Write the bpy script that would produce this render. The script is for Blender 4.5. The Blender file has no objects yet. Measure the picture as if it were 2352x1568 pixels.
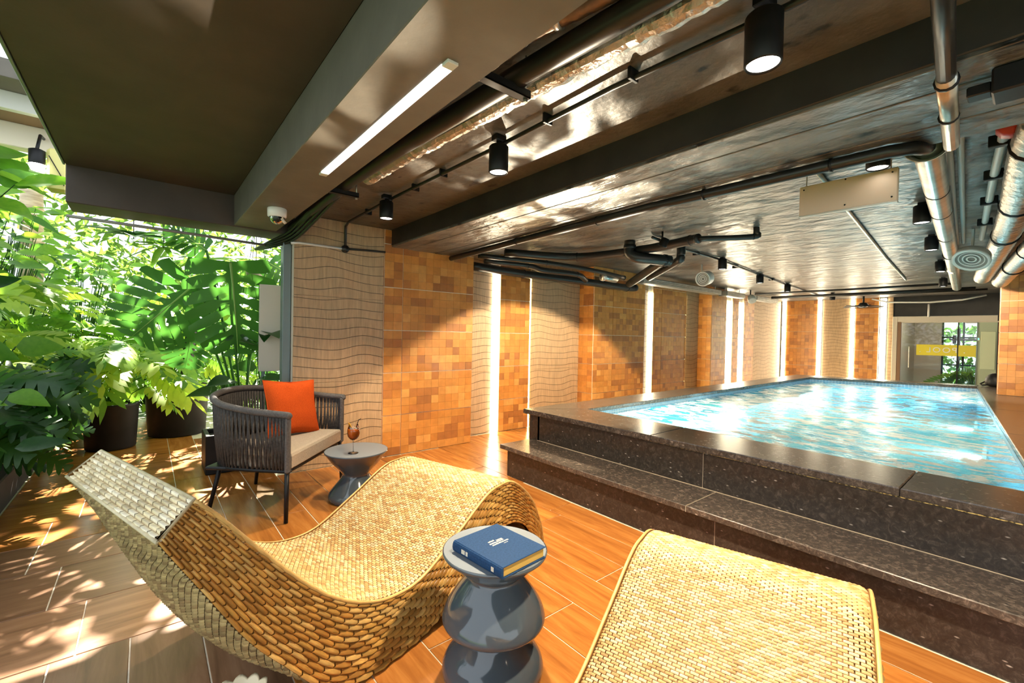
import bpy, math, random
from mathutils import Vector, Matrix, noise
RND = random.Random(11)
sc = bpy.context.scene
col = sc.collection
PI = math.pi

# ------------------------------------------------------------------ camera
cd = bpy.data.cameras.new('camera')
cam = bpy.data.objects.new('camera', cd)
col.objects.link(cam)
YAW, PIT, ROL = math.radians(39.7), math.radians(-.91), math.radians(1.15)
fw = Vector((math.sin(YAW) * math.cos(PIT), math.cos(YAW) * math.cos(PIT), math.sin(PIT)))
r0 = Vector((math.cos(YAW), -math.sin(YAW), 0))
u0 = r0.cross(fw)
rt = r0 * math.cos(ROL) + u0 * math.sin(ROL)
up = u0 * math.cos(ROL) - r0 * math.sin(ROL)
m = Matrix.Identity(4)
for i in range(3):
    m[i][0], m[i][1], m[i][2] = rt[i], up[i], -fw[i]
m[2][3] = 1.35
cam.matrix_world = m
cd.sensor_width = 36
cd.lens = 36 * 1011 / 2352
cd.clip_start = .02
sc.camera = cam

# ------------------------------------------------------------------ world, sun, exposure
w = bpy.data.worlds.new('sky')
sc.world = w
w.use_nodes = True
nt = w.node_tree
bg = nt.nodes['Background']
bg.inputs[0].default_value = (.87, .94, 1, 1)
bg.inputs[1].default_value = 1.7
sd = bpy.data.lights.new('sun', 'SUN')
sd.energy = 44
sd.angle = math.radians(.6)
sd.color = (1, .93, .80)
sun = bpy.data.objects.new('sun', sd)
col.objects.link(sun)
SUNDIR = Vector((-.26, -.966, -.88)).normalized()      # the way the light travels
sun.rotation_euler = SUNDIR.to_track_quat('-Z', 'Y').to_euler()
vs = sc.view_settings
vs.view_transform = 'Standard'
vs.look = 'None'
vs.exposure = 0.5
vs.gamma = 1
vs.use_curve_mapping = False
sc.cycles.use_denoising = True
sc.cycles.max_bounces = 7
sc.cycles.diffuse_bounces = 4
sc.cycles.glossy_bounces = 3
sc.cycles.transparent_max_bounces = 10
sc.cycles.use_adaptive_sampling = True
sc.cycles.adaptive_threshold = .05
sc.cycles.sample_clamp_indirect = 6
sc.cycles.caustics_reflective = False
sc.cycles.caustics_refractive = False

# ------------------------------------------------------------------ mesh helpers
class MB:
    def __init__(s):
        s.v, s.f, s.c, s.mi = [], [], [], []
    def add(s, vs_, fs_, c=None, mi=0):
        o = len(s.v)
        s.v += [tuple(p) for p in vs_]
        s.f += [tuple(i + o for i in f) for f in fs_]
        s.mi += [mi] * len(fs_)
        if c is not None:
            s.c += [c] * len(vs_)
        return s
    def box(s, x0, y0, z0, x1, y1, z1, b=.004, M=None, c=None, mi=0):
        x0, x1 = min(x0, x1), max(x0, x1); y0, y1 = min(y0, y1), max(y0, y1); z0, z1 = min(z0, z1), max(z0, z1)
        b = min(b, (x1 - x0) * .45, (y1 - y0) * .45, (z1 - z0) * .45)
        V, idx = [], {}
        for i, X in enumerate((x0, x1)):
            for j, Y in enumerate((y0, y1)):
                for k, Z in enumerate((z0, z1)):
                    a, bb, cc = (1, -1)[i], (1, -1)[j], (1, -1)[k]
                    for ax, d in enumerate(((0, bb, cc), (a, 0, cc), (a, bb, 0))):
                        idx[i, j, k, ax] = len(V)
                        V.append(Vector((X + d[0] * b, Y + d[1] * b, Z + d[2] * b)))
        F = []
        I = idx
        for i in (0, 1):
            q = [I[i, 0, 0, 0], I[i, 1, 0, 0], I[i, 1, 1, 0], I[i, 0, 1, 0]]
            F.append(q if i else q[::-1])
            q = [I[0, i, 0, 1], I[0, i, 1, 1], I[1, i, 1, 1], I[1, i, 0, 1]]
            F.append(q if i else q[::-1])
            q = [I[0, 0, i, 2], I[1, 0, i, 2], I[1, 1, i, 2], I[0, 1, i, 2]]
            F.append(q if i else q[::-1])
        for p in (0, 1):
            for q_ in (0, 1):
                e = [I[p, q_, 0, 0], I[p, q_, 1, 0], I[p, q_, 1, 1], I[p, q_, 0, 1]]
                F.append(e if p ^ q_ else e[::-1])
                e = [I[p, 0, q_, 0], I[p, 0, q_, 2], I[p, 1, q_, 2], I[p, 1, q_, 0]]
                F.append(e if p ^ q_ else e[::-1])
                e = [I[0, p, q_, 1], I[1, p, q_, 1], I[1, p, q_, 2], I[0, p, q_, 2]]
                F.append(e if p ^ q_ else e[::-1])
        for i in (0, 1):
            for j in (0, 1):
                for k in (0, 1):
                    t = [I[i, j, k, 0], I[i, j, k, 1], I[i, j, k, 2]]
                    F.append(t if not (i ^ j ^ k) else t[::-1])
        if M is not None:
            V = [M @ p for p in V]
        return s.add(V, F, c, mi)
    def tube(s, pts, r, n=8, closed=False, caps=True, c=None, mi=0):
        pts = [Vector(p) for p in pts]
        N = len(pts)
        rr = r if isinstance(r, (list, tuple)) else [r] * N
        T = []
        for i in range(N):
            if closed:
                t = pts[(i + 1) % N] - pts[i - 1]
            else:
                t = pts[min(i + 1, N - 1)] - pts[max(i - 1, 0)]
            T.append(t.normalized() if t.length > 1e-9 else Vector((0, 0, 1)))
        a = Vector((0, 0, 1)) if abs(T[0].z) < .9 else Vector((1, 0, 0))
        nrm = (a - T[0] * a.dot(T[0])).normalized()
        V = []
        for i in range(N):
            nrm = nrm - T[i] * nrm.dot(T[i])
            nrm = nrm.normalized() if nrm.length > 1e-6 else T[i].orthogonal().normalized()
            bn = T[i].cross(nrm)
            for k in range(n):
                an = 2 * PI * k / n
                V.append(pts[i] + (nrm * math.cos(an) + bn * math.sin(an)) * rr[i])
        F = []
        for i in range(N if closed else N - 1):
            j = (i + 1) % N
            for k in range(n):
                F.append((i * n + k, i * n + (k + 1) % n, j * n + (k + 1) % n, j * n + k))
        if caps and not closed:
            F.append(tuple(range(n))[::-1])
            F.append(tuple((N - 1) * n + k for k in range(n)))
        return s.add(V, F, c, mi)
    def lathe(s, prof, n=32, o=(0, 0, 0), M=None, mi=0, caps=False):
        V, F = [], []
        o = Vector(o)
        for (r, z) in prof:
            for k in range(n):
                a = 2 * PI * k / n
                p = Vector((r * math.cos(a), r * math.sin(a), z))
                V.append((M @ p if M is not None else p) + o)
        for i in range(len(prof) - 1):
            for k in range(n):
                F.append((i * n + k, i * n + (k + 1) % n, (i + 1) * n + (k + 1) % n, (i + 1) * n + k))
        if caps and prof[0][0] > 1e-5: F.append(tuple(range(n))[::-1])
        if caps and prof[-1][0] > 1e-5: F.append(tuple((len(prof) - 1) * n + k for k in range(n)))
        return s.add(V, F, None, mi)
    def mesh(s, name, mats, smooth=False):
        me = bpy.data.meshes.new(name)
        me.from_pydata(s.v, [], s.f)
        for mm in (mats if isinstance(mats, (list, tuple)) else [mats]):
            me.materials.append(mm)
        if len(s.c) == len(s.v) and s.c:
            ca = me.color_attributes.new('col', 'FLOAT_COLOR', 'POINT')
            flat = []
            for c in s.c: flat += [c[0], c[1], c[2], 1]
            ca.data.foreach_set('color', flat)
        if any(s.mi): me.polygons.foreach_set('material_index', s.mi)
        if smooth: me.polygons.foreach_set('use_smooth', [True] * len(me.polygons))
        me.update()
        return me
    def build(s, name, mats, parent=None, smooth=False, world=True):
        return mob(name, s.mesh(name, mats, smooth), parent, world)

def mob(name, me, parent=None, world=True, M=None):
    o = bpy.data.objects.new(name, me)
    col.objects.link(o)
    if parent is not None:
        o.parent = parent
        if world and parent.get('_w'):
            o.matrix_parent_inverse = Matrix.Translation(-parent.location)
    if M is not None: o.matrix_basis = M
    return o

def tag(o, label=None, cat=None, group=None, kind=None):
    if label: o['label'] = label
    if cat: o['category'] = cat
    if group: o['group'] = group
    if kind: o['kind'] = kind
    return o

def thing(name, label, cat, loc=(0, 0, 0), rz=0, group=None, world=True):
    """Empty at a thing's base; with world=True its parts' vertices are given in room coordinates."""
    o = bpy.data.objects.new(name, None)
    o.empty_display_size = .05
    col.objects.link(o)
    o.location = loc
    o.rotation_euler = (0, 0, rz)
    if world: o['_w'] = 1
    return tag(o, label, cat, group)

def struct(o): o['kind'] = 'structure'; return o

def smoothcurve(pts, n):
    """Catmull-Rom through pts, n samples per span"""
    P = [Vector(p) for p in pts]
    out = []
    for i in range(len(P) - 1):
        p0 = P[i - 1] if i else P[0] * 2 - P[1]
        p1, p2 = P[i], P[i + 1]
        p3 = P[i + 2] if i + 2 < len(P) else P[-1] * 2 - P[-2]
        for k in range(n):
            t = k / n
            out.append(.5 * ((2 * p1) + (p2 - p0) * t + (2 * p0 - 5 * p1 + 4 * p2 - p3) * t * t + (3 * p1 - p0 - 3 * p2 + p3) * t ** 3))
    out.append(P[-1])
    return out

# ------------------------------------------------------------------ materials
MT = {}
def mat(name, base=(.5, .5, .5), rough=.5, metal=0., spec=.5, emit=None, es=0, trans=0, alpha=1, coat=0):
    m_ = bpy.data.materials.new(name)
    m_.use_nodes = True
    p = m_.node_tree.nodes['Principled BSDF']
    p.inputs['Base Color'].default_value = (*base, 1)
    p.inputs['Roughness'].default_value = rough
    p.inputs['Metallic'].default_value = metal
    p.inputs['Specular IOR Level'].default_value = spec
    p.inputs['Transmission Weight'].default_value = trans
    p.inputs['Alpha'].default_value = alpha
    p.inputs['Coat Weight'].default_value = coat
    if emit:
        p.inputs['Emission Color'].default_value = (*emit, 1)
        p.inputs['Emission Strength'].default_value = es
    MT[name] = m_
    return m_
def N(m_, t, **kw):
    n = m_.node_tree.nodes.new(t)
    for k, v in kw.items():
        if k in n.inputs: n.inputs[k].default_value = v
        else: setattr(n, k, v)
    return n
def L(m_, a, b): m_.node_tree.links.new(a, b)
def P(m_): return m_.node_tree.nodes['Principled BSDF']
def ramp(m_, stops):
    n = N(m_, 'ShaderNodeValToRGB')
    e = n.color_ramp.elements
    while len(e) < len(stops): e.new(.5)
    for el, (p, c) in zip(e, stops):
        el.position = p
        el.color = (*c, 1) if len(c) == 3 else c
    return n
def coords(m_, scale=(1, 1, 1), kind='Object', rnd=False):
    tc = N(m_, 'ShaderNodeTexCoord')
    mp = N(m_, 'ShaderNodeMapping')
    mp.inputs['Scale'].default_value = scale
    L(m_, tc.outputs[kind], mp.inputs['Vector'])
    if rnd:
        oi = N(m_, 'ShaderNodeObjectInfo')
        mu = N(m_, 'ShaderNodeMath', operation='MULTIPLY')
        mu.inputs[1].default_value = 37
        L(m_, oi.outputs['Random'], mu.inputs[0])
        L(m_, mu.outputs[0], mp.inputs['Location'])
    return mp.outputs[0]
def noisy(m_, stops, scale=4, detail=4, co=(1, 1, 1), kind='Object', rnd=False, bump=0, bscale=None, bdist=.01, rough=None):
    v = coords(m_, co, kind, rnd)
    n = N(m_, 'ShaderNodeTexNoise', Scale=scale, Detail=detail)
    L(m_, v, n.inputs['Vector'])
    r = ramp(m_, stops)
    L(m_, n.outputs['Fac'], r.inputs['Fac'])
    L(m_, r.outputs['Color'], P(m_).inputs['Base Color'])
    if bump:
        n2 = n
        if bscale:
            n2 = N(m_, 'ShaderNodeTexNoise', Scale=bscale, Detail=5)
            L(m_, v, n2.inputs['Vector'])
        b = N(m_, 'ShaderNodeBump', Strength=bump, Distance=bdist)
        L(m_, n2.outputs['Fac'], b.inputs['Height'])
        L(m_, b.outputs[0], P(m_).inputs['Normal'])
    if rough:
        mr = N(m_, 'ShaderNodeMapRange')
        mr.inputs['To Min'].default_value, mr.inputs['To Max'].default_value = rough
        L(m_, n.outputs['Fac'], mr.inputs['Value'])
        L(m_, mr.outputs[0], P(m_).inputs['Roughness'])
    return m_

def wood(name, a, b, c, rough):
    m_ = mat(name, rough=rough, spec=.5)
    v = coords(m_, (9, .9, 9), 'Object', True)
    n = N(m_, 'ShaderNodeTexNoise', Scale=2.2, Detail=7, Roughness=.62, Distortion=.6)
    L(m_, v, n.inputs['Vector'])
    r = ramp(m_, [(.25, a), (.5, b), (.75, c)])
    L(m_, n.outputs['Fac'], r.inputs['Fac'])
    oi = N(m_, 'ShaderNodeObjectInfo')
    hs = N(m_, 'ShaderNodeHueSaturation')
    mr = N(m_, 'ShaderNodeMapRange')
    mr.inputs['To Min'].default_value, mr.inputs['To Max'].default_value = .82, 1.14
    L(m_, oi.outputs['Random'], mr.inputs['Value'])
    L(m_, mr.outputs[0], hs.inputs['Value'])
    L(m_, r.outputs['Color'], hs.inputs['Color'])
    L(m_, hs.outputs[0], P(m_).inputs['Base Color'])
    b_ = N(m_, 'ShaderNodeBump', Strength=.12, Distance=.003)
    L(m_, n.outputs['Fac'], b_.inputs['Height'])
    L(m_, b_.outputs[0], P(m_).inputs['Normal'])
    return m_
wood('wood_plank', (.26, .085, .016), (.42, .155, .030), (.56, .235, .055), .24)
wood('weathered_plank', (.15, .075, .038), (.26, .135, .07), (.36, .205, .115), .28)
noisy(mat('grout', rough=.8), [(.3, (.70, .60, .46)), (.7, (.84, .76, .62))], 30)

def attrmat(name, rough, nscale=30, lo=.8, hi=1.15, bump=.1, spec=.5, coat=0):
    m_ = mat(name, rough=rough, spec=spec, coat=coat)
    a = N(m_, 'ShaderNodeAttribute', attribute_name='col')
    v = coords(m_, (1, 1, 1), 'Object', True)
    n = N(m_, 'ShaderNodeTexNoise', Scale=nscale, Detail=4)
    L(m_, v, n.inputs['Vector'])
    mr = N(m_, 'ShaderNodeMapRange')
    mr.inputs['From Min'].default_value, mr.inputs['From Max'].default_value = .3, .7
    mr.inputs['To Min'].default_value, mr.inputs['To Max'].default_value = lo, hi
    L(m_, n.outputs['Fac'], mr.inputs['Value'])
    hs = N(m_, 'ShaderNodeHueSaturation')
    L(m_, mr.outputs[0], hs.inputs['Value'])
    L(m_, a.outputs['Color'], hs.inputs['Color'])
    L(m_, hs.outputs[0], P(m_).inputs['Base Color'])
    if bump:
        b_ = N(m_, 'ShaderNodeBump', Strength=bump, Distance=.002)
        L(m_, n.outputs['Fac'], b_.inputs['Height'])
        L(m_, b_.outputs[0], P(m_).inputs['Normal'])
    return m_
attrmat('amber_tile', .33, 14, .86, 1.1, .25)
attrmat('rattan', .42, 25, .8, 1.15, .1)
attrmat('leaf_litter', .6, 25, .8, 1.15, .1)

def panelmat(name, c):
    m_ = mat(name, c, rough=.55)
    v = coords(m_, (1, 1, 1), 'Object')
    wv = N(m_, 'ShaderNodeTexWave', Scale=26.0, Distortion=.0)
    wv.bands_direction = 'X'
    L(m_, v, wv.inputs['Vector'])
    n = N(m_, 'ShaderNodeTexNoise', Scale=60, Detail=3)
    v2 = coords(m_, (1, 1, .08), 'Object')
    L(m_, v2, n.inputs['Vector'])
    r = ramp(m_, [(.3, tuple(x * .82 for x in c)), (.7, tuple(min(1, x * 1.12) for x in c))])
    L(m_, n.outputs['Fac'], r.inputs['Fac'])
    L(m_, r.outputs['Color'], P(m_).inputs['Base Color'])
    b_ = N(m_, 'ShaderNodeBump', Strength=.35, Distance=.003)
    L(m_, wv.outputs['Fac'], b_.inputs['Height'])
    L(m_, b_.outputs[0], P(m_).inputs['Normal'])
    return m_
panelmat('ribbed_panel', (.44, .295, .165))
mat('wave_line', (.075, .045, .024), .6)
noisy(mat('black_ceiling', rough=.28, spec=.5), [(.3, (.055, .052, .049)), (.5, (.115, .108, .10)), (.72, (.23, .215, .195))], 3.2, 8, (1, .55, 1), bump=.8, bscale=7, bdist=.05, rough=(.24, .46))
noisy(mat('lounge_ceiling', rough=.5, spec=.4), [(.3, (.05, .043, .036)), (.5, (.085, .073, .06)), (.72, (.13, .112, .093))], 3.2, 8, bump=.5, bscale=9, bdist=.03, rough=(.42, .62))
noisy(mat('black_beam', rough=.5, spec=.4), [(.3, (.014, .012, .010)), (.7, (.03, .026, .022))], 5, 6, bump=.25, bscale=16, bdist=.006)
noisy(mat('grey_soffit', rough=.55, spec=.35), [(.3, (.105, .092, .076)), (.7, (.135, .12, .10))], 6, 5, bump=.25, bscale=26, bdist=.004)
noisy(mat('dark_slab', rough=.6, spec=.3), [(.3, (.046, .036, .029)), (.7, (.066, .051, .042))], 3, 5, bump=.15, bscale=40, bdist=.003)
def specks(m_, scale, co, lo, hi):
    p = P(m_)
    src = p.inputs['Base Color'].links[0].from_socket
    v = coords(m_, co, 'Object')
    n = N(m_, 'ShaderNodeTexNoise', Scale=scale, Detail=3)
    L(m_, v, n.inputs['Vector'])
    r = ramp(m_, [(lo, (.10, .10, .10)), (hi, (1, 1, 1))])
    L(m_, n.outputs['Fac'], r.inputs['Fac'])
    mx = N(m_, 'ShaderNodeMix', data_type='RGBA', blend_type='MULTIPLY')
    mx.inputs[0].default_value = 1
    L(m_, src, mx.inputs[6]); L(m_, r.outputs['Color'], mx.inputs[7])
    L(m_, mx.outputs[2], p.inputs['Base Color'])
specks(MT['black_ceiling'], 6, (1.6, .9, 1), .30, .40)
specks(MT['lounge_ceiling'], 7, (1.6, .9, 1), .28, .36)
def granite(name, rough, k=1.):
    m_ = mat(name, rough=rough, spec=.5)
    v = coords(m_, (1, 1, 1), 'Object')
    n = N(m_, 'ShaderNodeTexNoise', Scale=34, Detail=9, Roughness=.75, Distortion=.8)
    L(m_, v, n.inputs['Vector'])
    r = ramp(m_, [(p_, tuple(k * x for x in c_)) for p_, c_ in ((.32, (.014, .011, .009)), (.52, (.038, .030, .024)), (.64, (.085, .068, .055)), (.8, (.19, .17, .15)))])
    L(m_, n.outputs['Fac'], r.inputs['Fac'])
    v2 = coords(m_, (30, 9, 22), 'Object')
    vo = N(m_, 'ShaderNodeTexVoronoi', Scale=1.3)
    L(m_, v2, vo.inputs['Vector'])
    r2 = ramp(m_, [(.0, (1, 1, 1)), (.13, (0, 0, 0))])
    L(m_, vo.outputs['Distance'], r2.inputs['Fac'])
    mx = N(m_, 'ShaderNodeMix', data_type='RGBA')
    L(m_, r2.outputs['Color'], mx.inputs[0])
    L(m_, r.outputs['Color'], mx.inputs[6])
    mx.inputs[7].default_value = (.55, .50, .44, 1)
    L(m_, mx.outputs[2], P(m_).inputs['Base Color'])
    return m_
granite('granite', .26, 2.0)
granite('granite_riser', .3, .9)
mat('granite_joint', (.22, .18, .13), .6)
mat('joint_beige', (.55, .46, .33), .7)
noisy(mat('gold_sealant', rough=.4), [(.45, (.05, .035, .01)), (.6, (.75, .55, .18))], 60, 3)
mat('black_metal', (.008, .008, .009), .42, 0, .25)
mat('black_pipe', (.014, .013, .012), .36, 0, .4)
noisy(mat('galvanised', metal=.85, rough=.3), [(.3, (.42, .41, .37)), (.7, (.66, .65, .60))], 9, 3, bump=.1)
noisy(mat('foil', metal=.9, rough=.3), [(.3, (.40, .39, .36)), (.7, (.62, .60, .56))], 12, 5, bump=.8, bscale=40, bdist=.01)
noisy(mat('copper_wrap', metal=.6, rough=.35), [(.3, (.10, .07, .05)), (.7, (.26, .18, .12))], 9, 4, bump=.5, bscale=20)
mat('white_plastic', (.72, .70, .66), .4)
mat('cream_paint', (.62, .56, .46), .5)
mat('beige_sign', (.74, .58, .45), .5)
mat('lamp_reflector', (.8, .8, .78), .25, 0, .5, (1, .93, .82), 5)
mat('pool_lens', (.8, .9, .9), .3, 0, .5, (.8, .95, 1), 1.5)
mat('led_white', (1, 1, 1), .5, emit=(1, .89, .64), es=19)
mat('led_warm', (1, 1, 1), .5, emit=(1, .76, .32), es=30)
mat('soffit_led', (.9, .9, .9), .5, emit=(1, .93, .86), es=1.1)
mat('teal_steel', (.17, .22, .22), .4, .3)
mat('alu_white', (.6, .6, .56), .45)
mat('stone_blue', (.06, .078, .095), .10, 0, .5, coat=.3)
mat('table_top', (.19, .22, .25), .3, 0, .3)
noisy(mat('rope', rough=.75), [(.3, (.026, .022, .020)), (.7, (.062, .053, .047))], 60, 3)
noisy(mat('rope_rail', rough=.8), [(.3, (.075, .068, .064)), (.7, (.115, .105, .10))], 90, 3, bump=.3)
noisy(mat('cushion', rough=.9, spec=.1), [(.3, (.36, .31, .245)), (.7, (.46, .40, .32))], 120, 3, bump=.2)
noisy(mat('orange_fabric', rough=.9, spec=.1), [(.3, (.42, .055, .008)), (.7, (.56, .085, .012))], 160, 3, bump=.35, bdist=.003)
noisy(mat('book_cloth', rough=.7, spec=.2), [(.3, (.007, .034, .095)), (.7, (.013, .052, .14))], 140, 4, bump=.3, bdist=.002)
noisy(mat('gilt_pages', rough=.45, metal=.15), [(.3, (.50, .33, .07)), (.7, (.66, .46, .13))], 8, 4, (1, 1, 60))
mat('gilt_print', (.75, .72, .62), .35, .3)
mat('soil', (.03, .02, .012), .9)
noisy(mat('black_pot', rough=.5, spec=.2), [(.3, (.008, .008, .008)), (.7, (.014, .013, .013))], 8, 3)
mat('green_wall', (.42, .50, .36), .6)
mat('yellow_box', (.66, .60, .22), .5)
mat('notice_board', (.62, .70, .48), .6)
mat('yellow_vinyl', (.72, .62, .02), .45)
mat('white_vinyl', (.86, .86, .84), .4)
mat('cream_ceramic', (.70, .60, .40), .3)
mat('brown_frame', (.22, .12, .06), .5)
mat('red_valve', (.45, .03, .02), .4)
mat('ice', (.9, .7, .5), .1, trans=.7)
mat('aperol', (.90, .17, .012), .12, trans=.1)
mat('orange_peel', (.9, .40, .03), .5)
mat('garden_lamp_glow', (1, 1, 1), .5, emit=(1, .95, .85), es=25)
mat('green_led', (0, .6, .4), .4, emit=(.05, 1, .7), es=3)
noisy(mat('bark', rough=.85), [(.3, (.28, .22, .14)), (.7, (.55, .46, .32))], 6, 4, (1, 1, 6), bump=.4)
mat('vent_grey', (.22, .21, .19), .5)
mat('lawn', (.06, .10, .03), .9)

def glassmat(name, tint, gloss=.08):
    m_ = mat(name)
    t = m_.node_tree
    out = t.nodes['Material Output']
    tr = N(m_, 'ShaderNodeBsdfTransparent'); tr.inputs[0].default_value = (*tint, 1)
    gl = N(m_, 'ShaderNodeBsdfGlossy'); gl.inputs['Roughness'].default_value = .02
    fr = N(m_, 'ShaderNodeFresnel', IOR=1.45)
    mx = N(m_, 'ShaderNodeMixShader')
    L(m_, fr.outputs[0], mx.inputs[0]); L(m_, tr.outputs[0], mx.inputs[1]); L(m_, gl.outputs[0], mx.inputs[2])
    L(m_, mx.outputs[0], out.inputs['Surface'])
    return m_
glassmat('clear_glass', (.96, .97, .96))
glassmat('green_glass', (.86, .95, .92))

def leafmat(name, c1, c2, rough=.35, tl=.35):
    m_ = mat(name, c1, rough, spec=.3)
    t = m_.node_tree
    out = t.nodes['Material Output']
    oi = N(m_, 'ShaderNodeObjectInfo')
    r = ramp(m_, [(0, c1), (1, c2)])
    v = coords(m_, (1, 1, 1), 'Object')
    n = N(m_, 'ShaderNodeTexNoise', Scale=9, Detail=3)
    L(m_, v, n.inputs['Vector'])
    ad = N(m_, 'ShaderNodeMath', operation='MULTIPLY_ADD')
    ad.inputs[1].default_value = .5; 
    L(m_, n.outputs['Fac'], ad.inputs[0])
    sb = N(m_, 'ShaderNodeMath', operation='SUBTRACT'); sb.inputs[1].default_value = .25
    L(m_, oi.outputs['Random'], sb.inputs[0])
    L(m_, sb.outputs[0], ad.inputs[2])
    L(m_, ad.outputs[0], r.inputs['Fac'])
    L(m_, r.outputs['Color'], P(m_).inputs['Base Color'])
    tr = N(m_, 'ShaderNodeBsdfTranslucent')
    hs = N(m_, 'ShaderNodeHueSaturation'); hs.inputs['Value'].default_value = 1.5; hs.inputs['Hue'].default_value = .485
    L(m_, r.outputs['Color'], hs.inputs['Color']); L(m_, hs.outputs[0], tr.inputs[0])
    mx = N(m_, 'ShaderNodeMixShader'); mx.inputs[0].default_value = tl
    L(m_, P(m_).outputs[0], mx.inputs[1]); L(m_, tr.outputs[0], mx.inputs[2])
    L(m_, mx.outputs[0], out.inputs['Surface'])
    return m_
leafmat('leaf_monstera', (.012, .07, .010), (.035, .145, .018), .42)
leafmat('leaf_vine', (.03, .14, .012), (.16, .36, .03), .4)
leafmat('leaf_lime', (.08, .25, .012), (.38, .54, .045), .45)
mat('leaf_vein', (.22, .40, .08), .5)
leafmat('leaf_dark', (.012, .06, .012), (.045, .15, .02), .3)
leafmat('leaf_hedge', (.02, .085, .012), (.15, .27, .04), .55, .40)
leafmat('leaf_canopy', (.04, .14, .02), (.12, .28, .04), .5, .25)

# ------------------------------------------------------------------ floor
floor = struct(MB().box(-.80, -5.0, -.12, 14.2, 8.6, -.004, .0005).build('floor', MT['grout']))
PW, G = .2455, .006
_pl = {}
def plank_mesh(w_, l_, mt):
    k = (round(w_, 3), round(l_, 3), mt)
    if k not in _pl:
        _pl[k] = MB().box(-w_ / 2, -l_ / 2, -.012, w_ / 2, l_ / 2, 0, .0015).mesh('plank', MT[mt])
    return _pl[k]
def lay(x0, x1, y0, y1, mt='wood_plank', along='y'):
    if x1 - x0 < .03 or y1 - y0 < .03: return
    if along == 'y':
        me, M = plank_mesh(x1 - x0 - G, y1 - y0 - G, mt), Matrix.Translation(((x0 + x1) / 2, (y0 + y1) / 2, 0))
    else:
        me, M = plank_mesh(y1 - y0 - G, x1 - x0 - G, mt), Matrix.Translation(((x0 + x1) / 2, (y0 + y1) / 2, 0)) @ Matrix.Rotation(PI / 2, 4, 'Z')
    mob('plank', me, floor, False, M)
k0 = -9
for k in range(k0, 5):
    xa, xb = 1.425 + k * PW, 1.425 + (k + 1) * PW
    xb = min(xb, 2.665 if k == 4 else 9)
    off = {0: 1.485, 1: .90, 2: 1.54, 3: 2.285, 4: 1.2}.get(k, 1.5 + (k * .53) % 1.2)
    ys = sorted([off + i * 1.2 for i in range(-4, 5)])
    for a, b in zip(ys[:-1], ys[1:]):
        ymax = 2.5 if xb <= .2 else (4.50 if .95 < xb else 8.4)
        if xa > 1.95 and ymax == 4.5: ymax = 4.5
        a_, b_ = max(a, -.6), min(b, ymax)
        if b_ - a_ > .03:
            lay(max(xa, -.79), xb, a_, b_, 'weathered_plank' if xb <= .5 and b_ <= 2.51 else 'wood_plank')
for k in range(5, 16):                                           # passage beside the pool
    xa = 1.425 + k * PW
    for a, b in ((3.0, 3.9), (3.9, 4.78)) if k % 2 else ((3.0, 3.4), (3.4, 4.6), (4.6, 4.78)):
        lay(xa, xa + PW, a, b)
yl = [2.5, 2.98, 3.48, 3.90, 4.305, 4.80, 5.30, 5.80, 6.3, 6.8, 7.3, 7.8, 8.4]
for j, (a, b) in enumerate(zip(yl[:-1], yl[1:])):                # wider boards running crosswise by the garden
    sx = [-.79, -.49 + .13 * (j % 3), .198] if j % 2 else [-.79, -.22 - .14 * (j % 3), .198]
    for xa, xb in zip(sx[:-1], sx[1:]):
        lay(xa, xb, a, b, 'weathered_plank' if j < 3 else 'wood_plank', 'x')

# ------------------------------------------------------------------ tiles
PAL = [(.53, .222, .050), (.58, .255, .062), (.50, .20, .044), (.63, .30, .082), (.41, .16, .042), (.35, .135, .038), (.55, .235, .054)]
TH, SQ = .4635, .0927
_tl = {}
def tile_mesh(w_, h_, var):
    k = (round(w_, 3), round(h_, 3), var)
    if k in _tl: return _tl[k]
    rn = random.Random(var * 101 + int(w_ * 1000) + int(h_ * 7000))
    mb = MB()
    nx, nz = max(1, round(w_ / SQ)), max(1, round(h_ / SQ))
    dx, dz = w_ / nx, h_ / nz
    c = PAL[0]
    for j in range(nz):
        for i in range(nx):
            if rn.random() < .72 or i == 0: c = PAL[rn.choice((0, 0, 1, 1, 2, 3, 4, 5, 6))]
            e, d = .0007, -(.0075 + rn.random() * .0014)
            x0, x1, z0, z1 = i * dx + e, (i + 1) * dx - e, j * dz + e, (j + 1) * dz - e
            j_ = .93 + .14 * rn.random()
            cc = tuple(x * j_ for x in c)
            mb.add([(x0, d, z0), (x1, d, z0), (x1, d, z1), (x0, d, z1), (x0 - e, 0, z0 - e), (x1 + e, 0, z0 - e), (x1 + e, 0, z1 + e), (x0 - e, 0, z1 + e)],
                   [(0, 1, 2, 3), (4, 5, 1, 0), (5, 6, 2, 1), (6, 7, 3, 2), (7, 4, 0, 3)], cc)
    _tl[k] = mb.mesh('tile', MT['amber_tile'])
    return _tl[k]
_tv = [0]
def tiles(parent, org, ang, cols, z0, z1, phase=0.442):
    """tile a face: org (x, y) of its left end seen from the front, ang turns local +X along the face, cols = widths"""
    lv = sorted({round(z, 4) for z in [z0, z1] + [phase + i * TH for i in range(-4, 8) if z0 + .02 < phase + i * TH < z1 - .02]})
    x = 0
    g = .0036
    for wd in cols:
        for a, b in zip(lv[:-1], lv[1:]):
            _tv[0] += 1
            M = Matrix.Translation((org[0], org[1], 0)) @ Matrix.Rotation(ang, 4, 'Z') @ Matrix.Translation((x + g, 0, a + g))
            o = mob('tile', tile_mesh(wd - 2 * g, b - a - 2 * g, _tv[0] % 6), parent, False, M)
        x += wd

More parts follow.
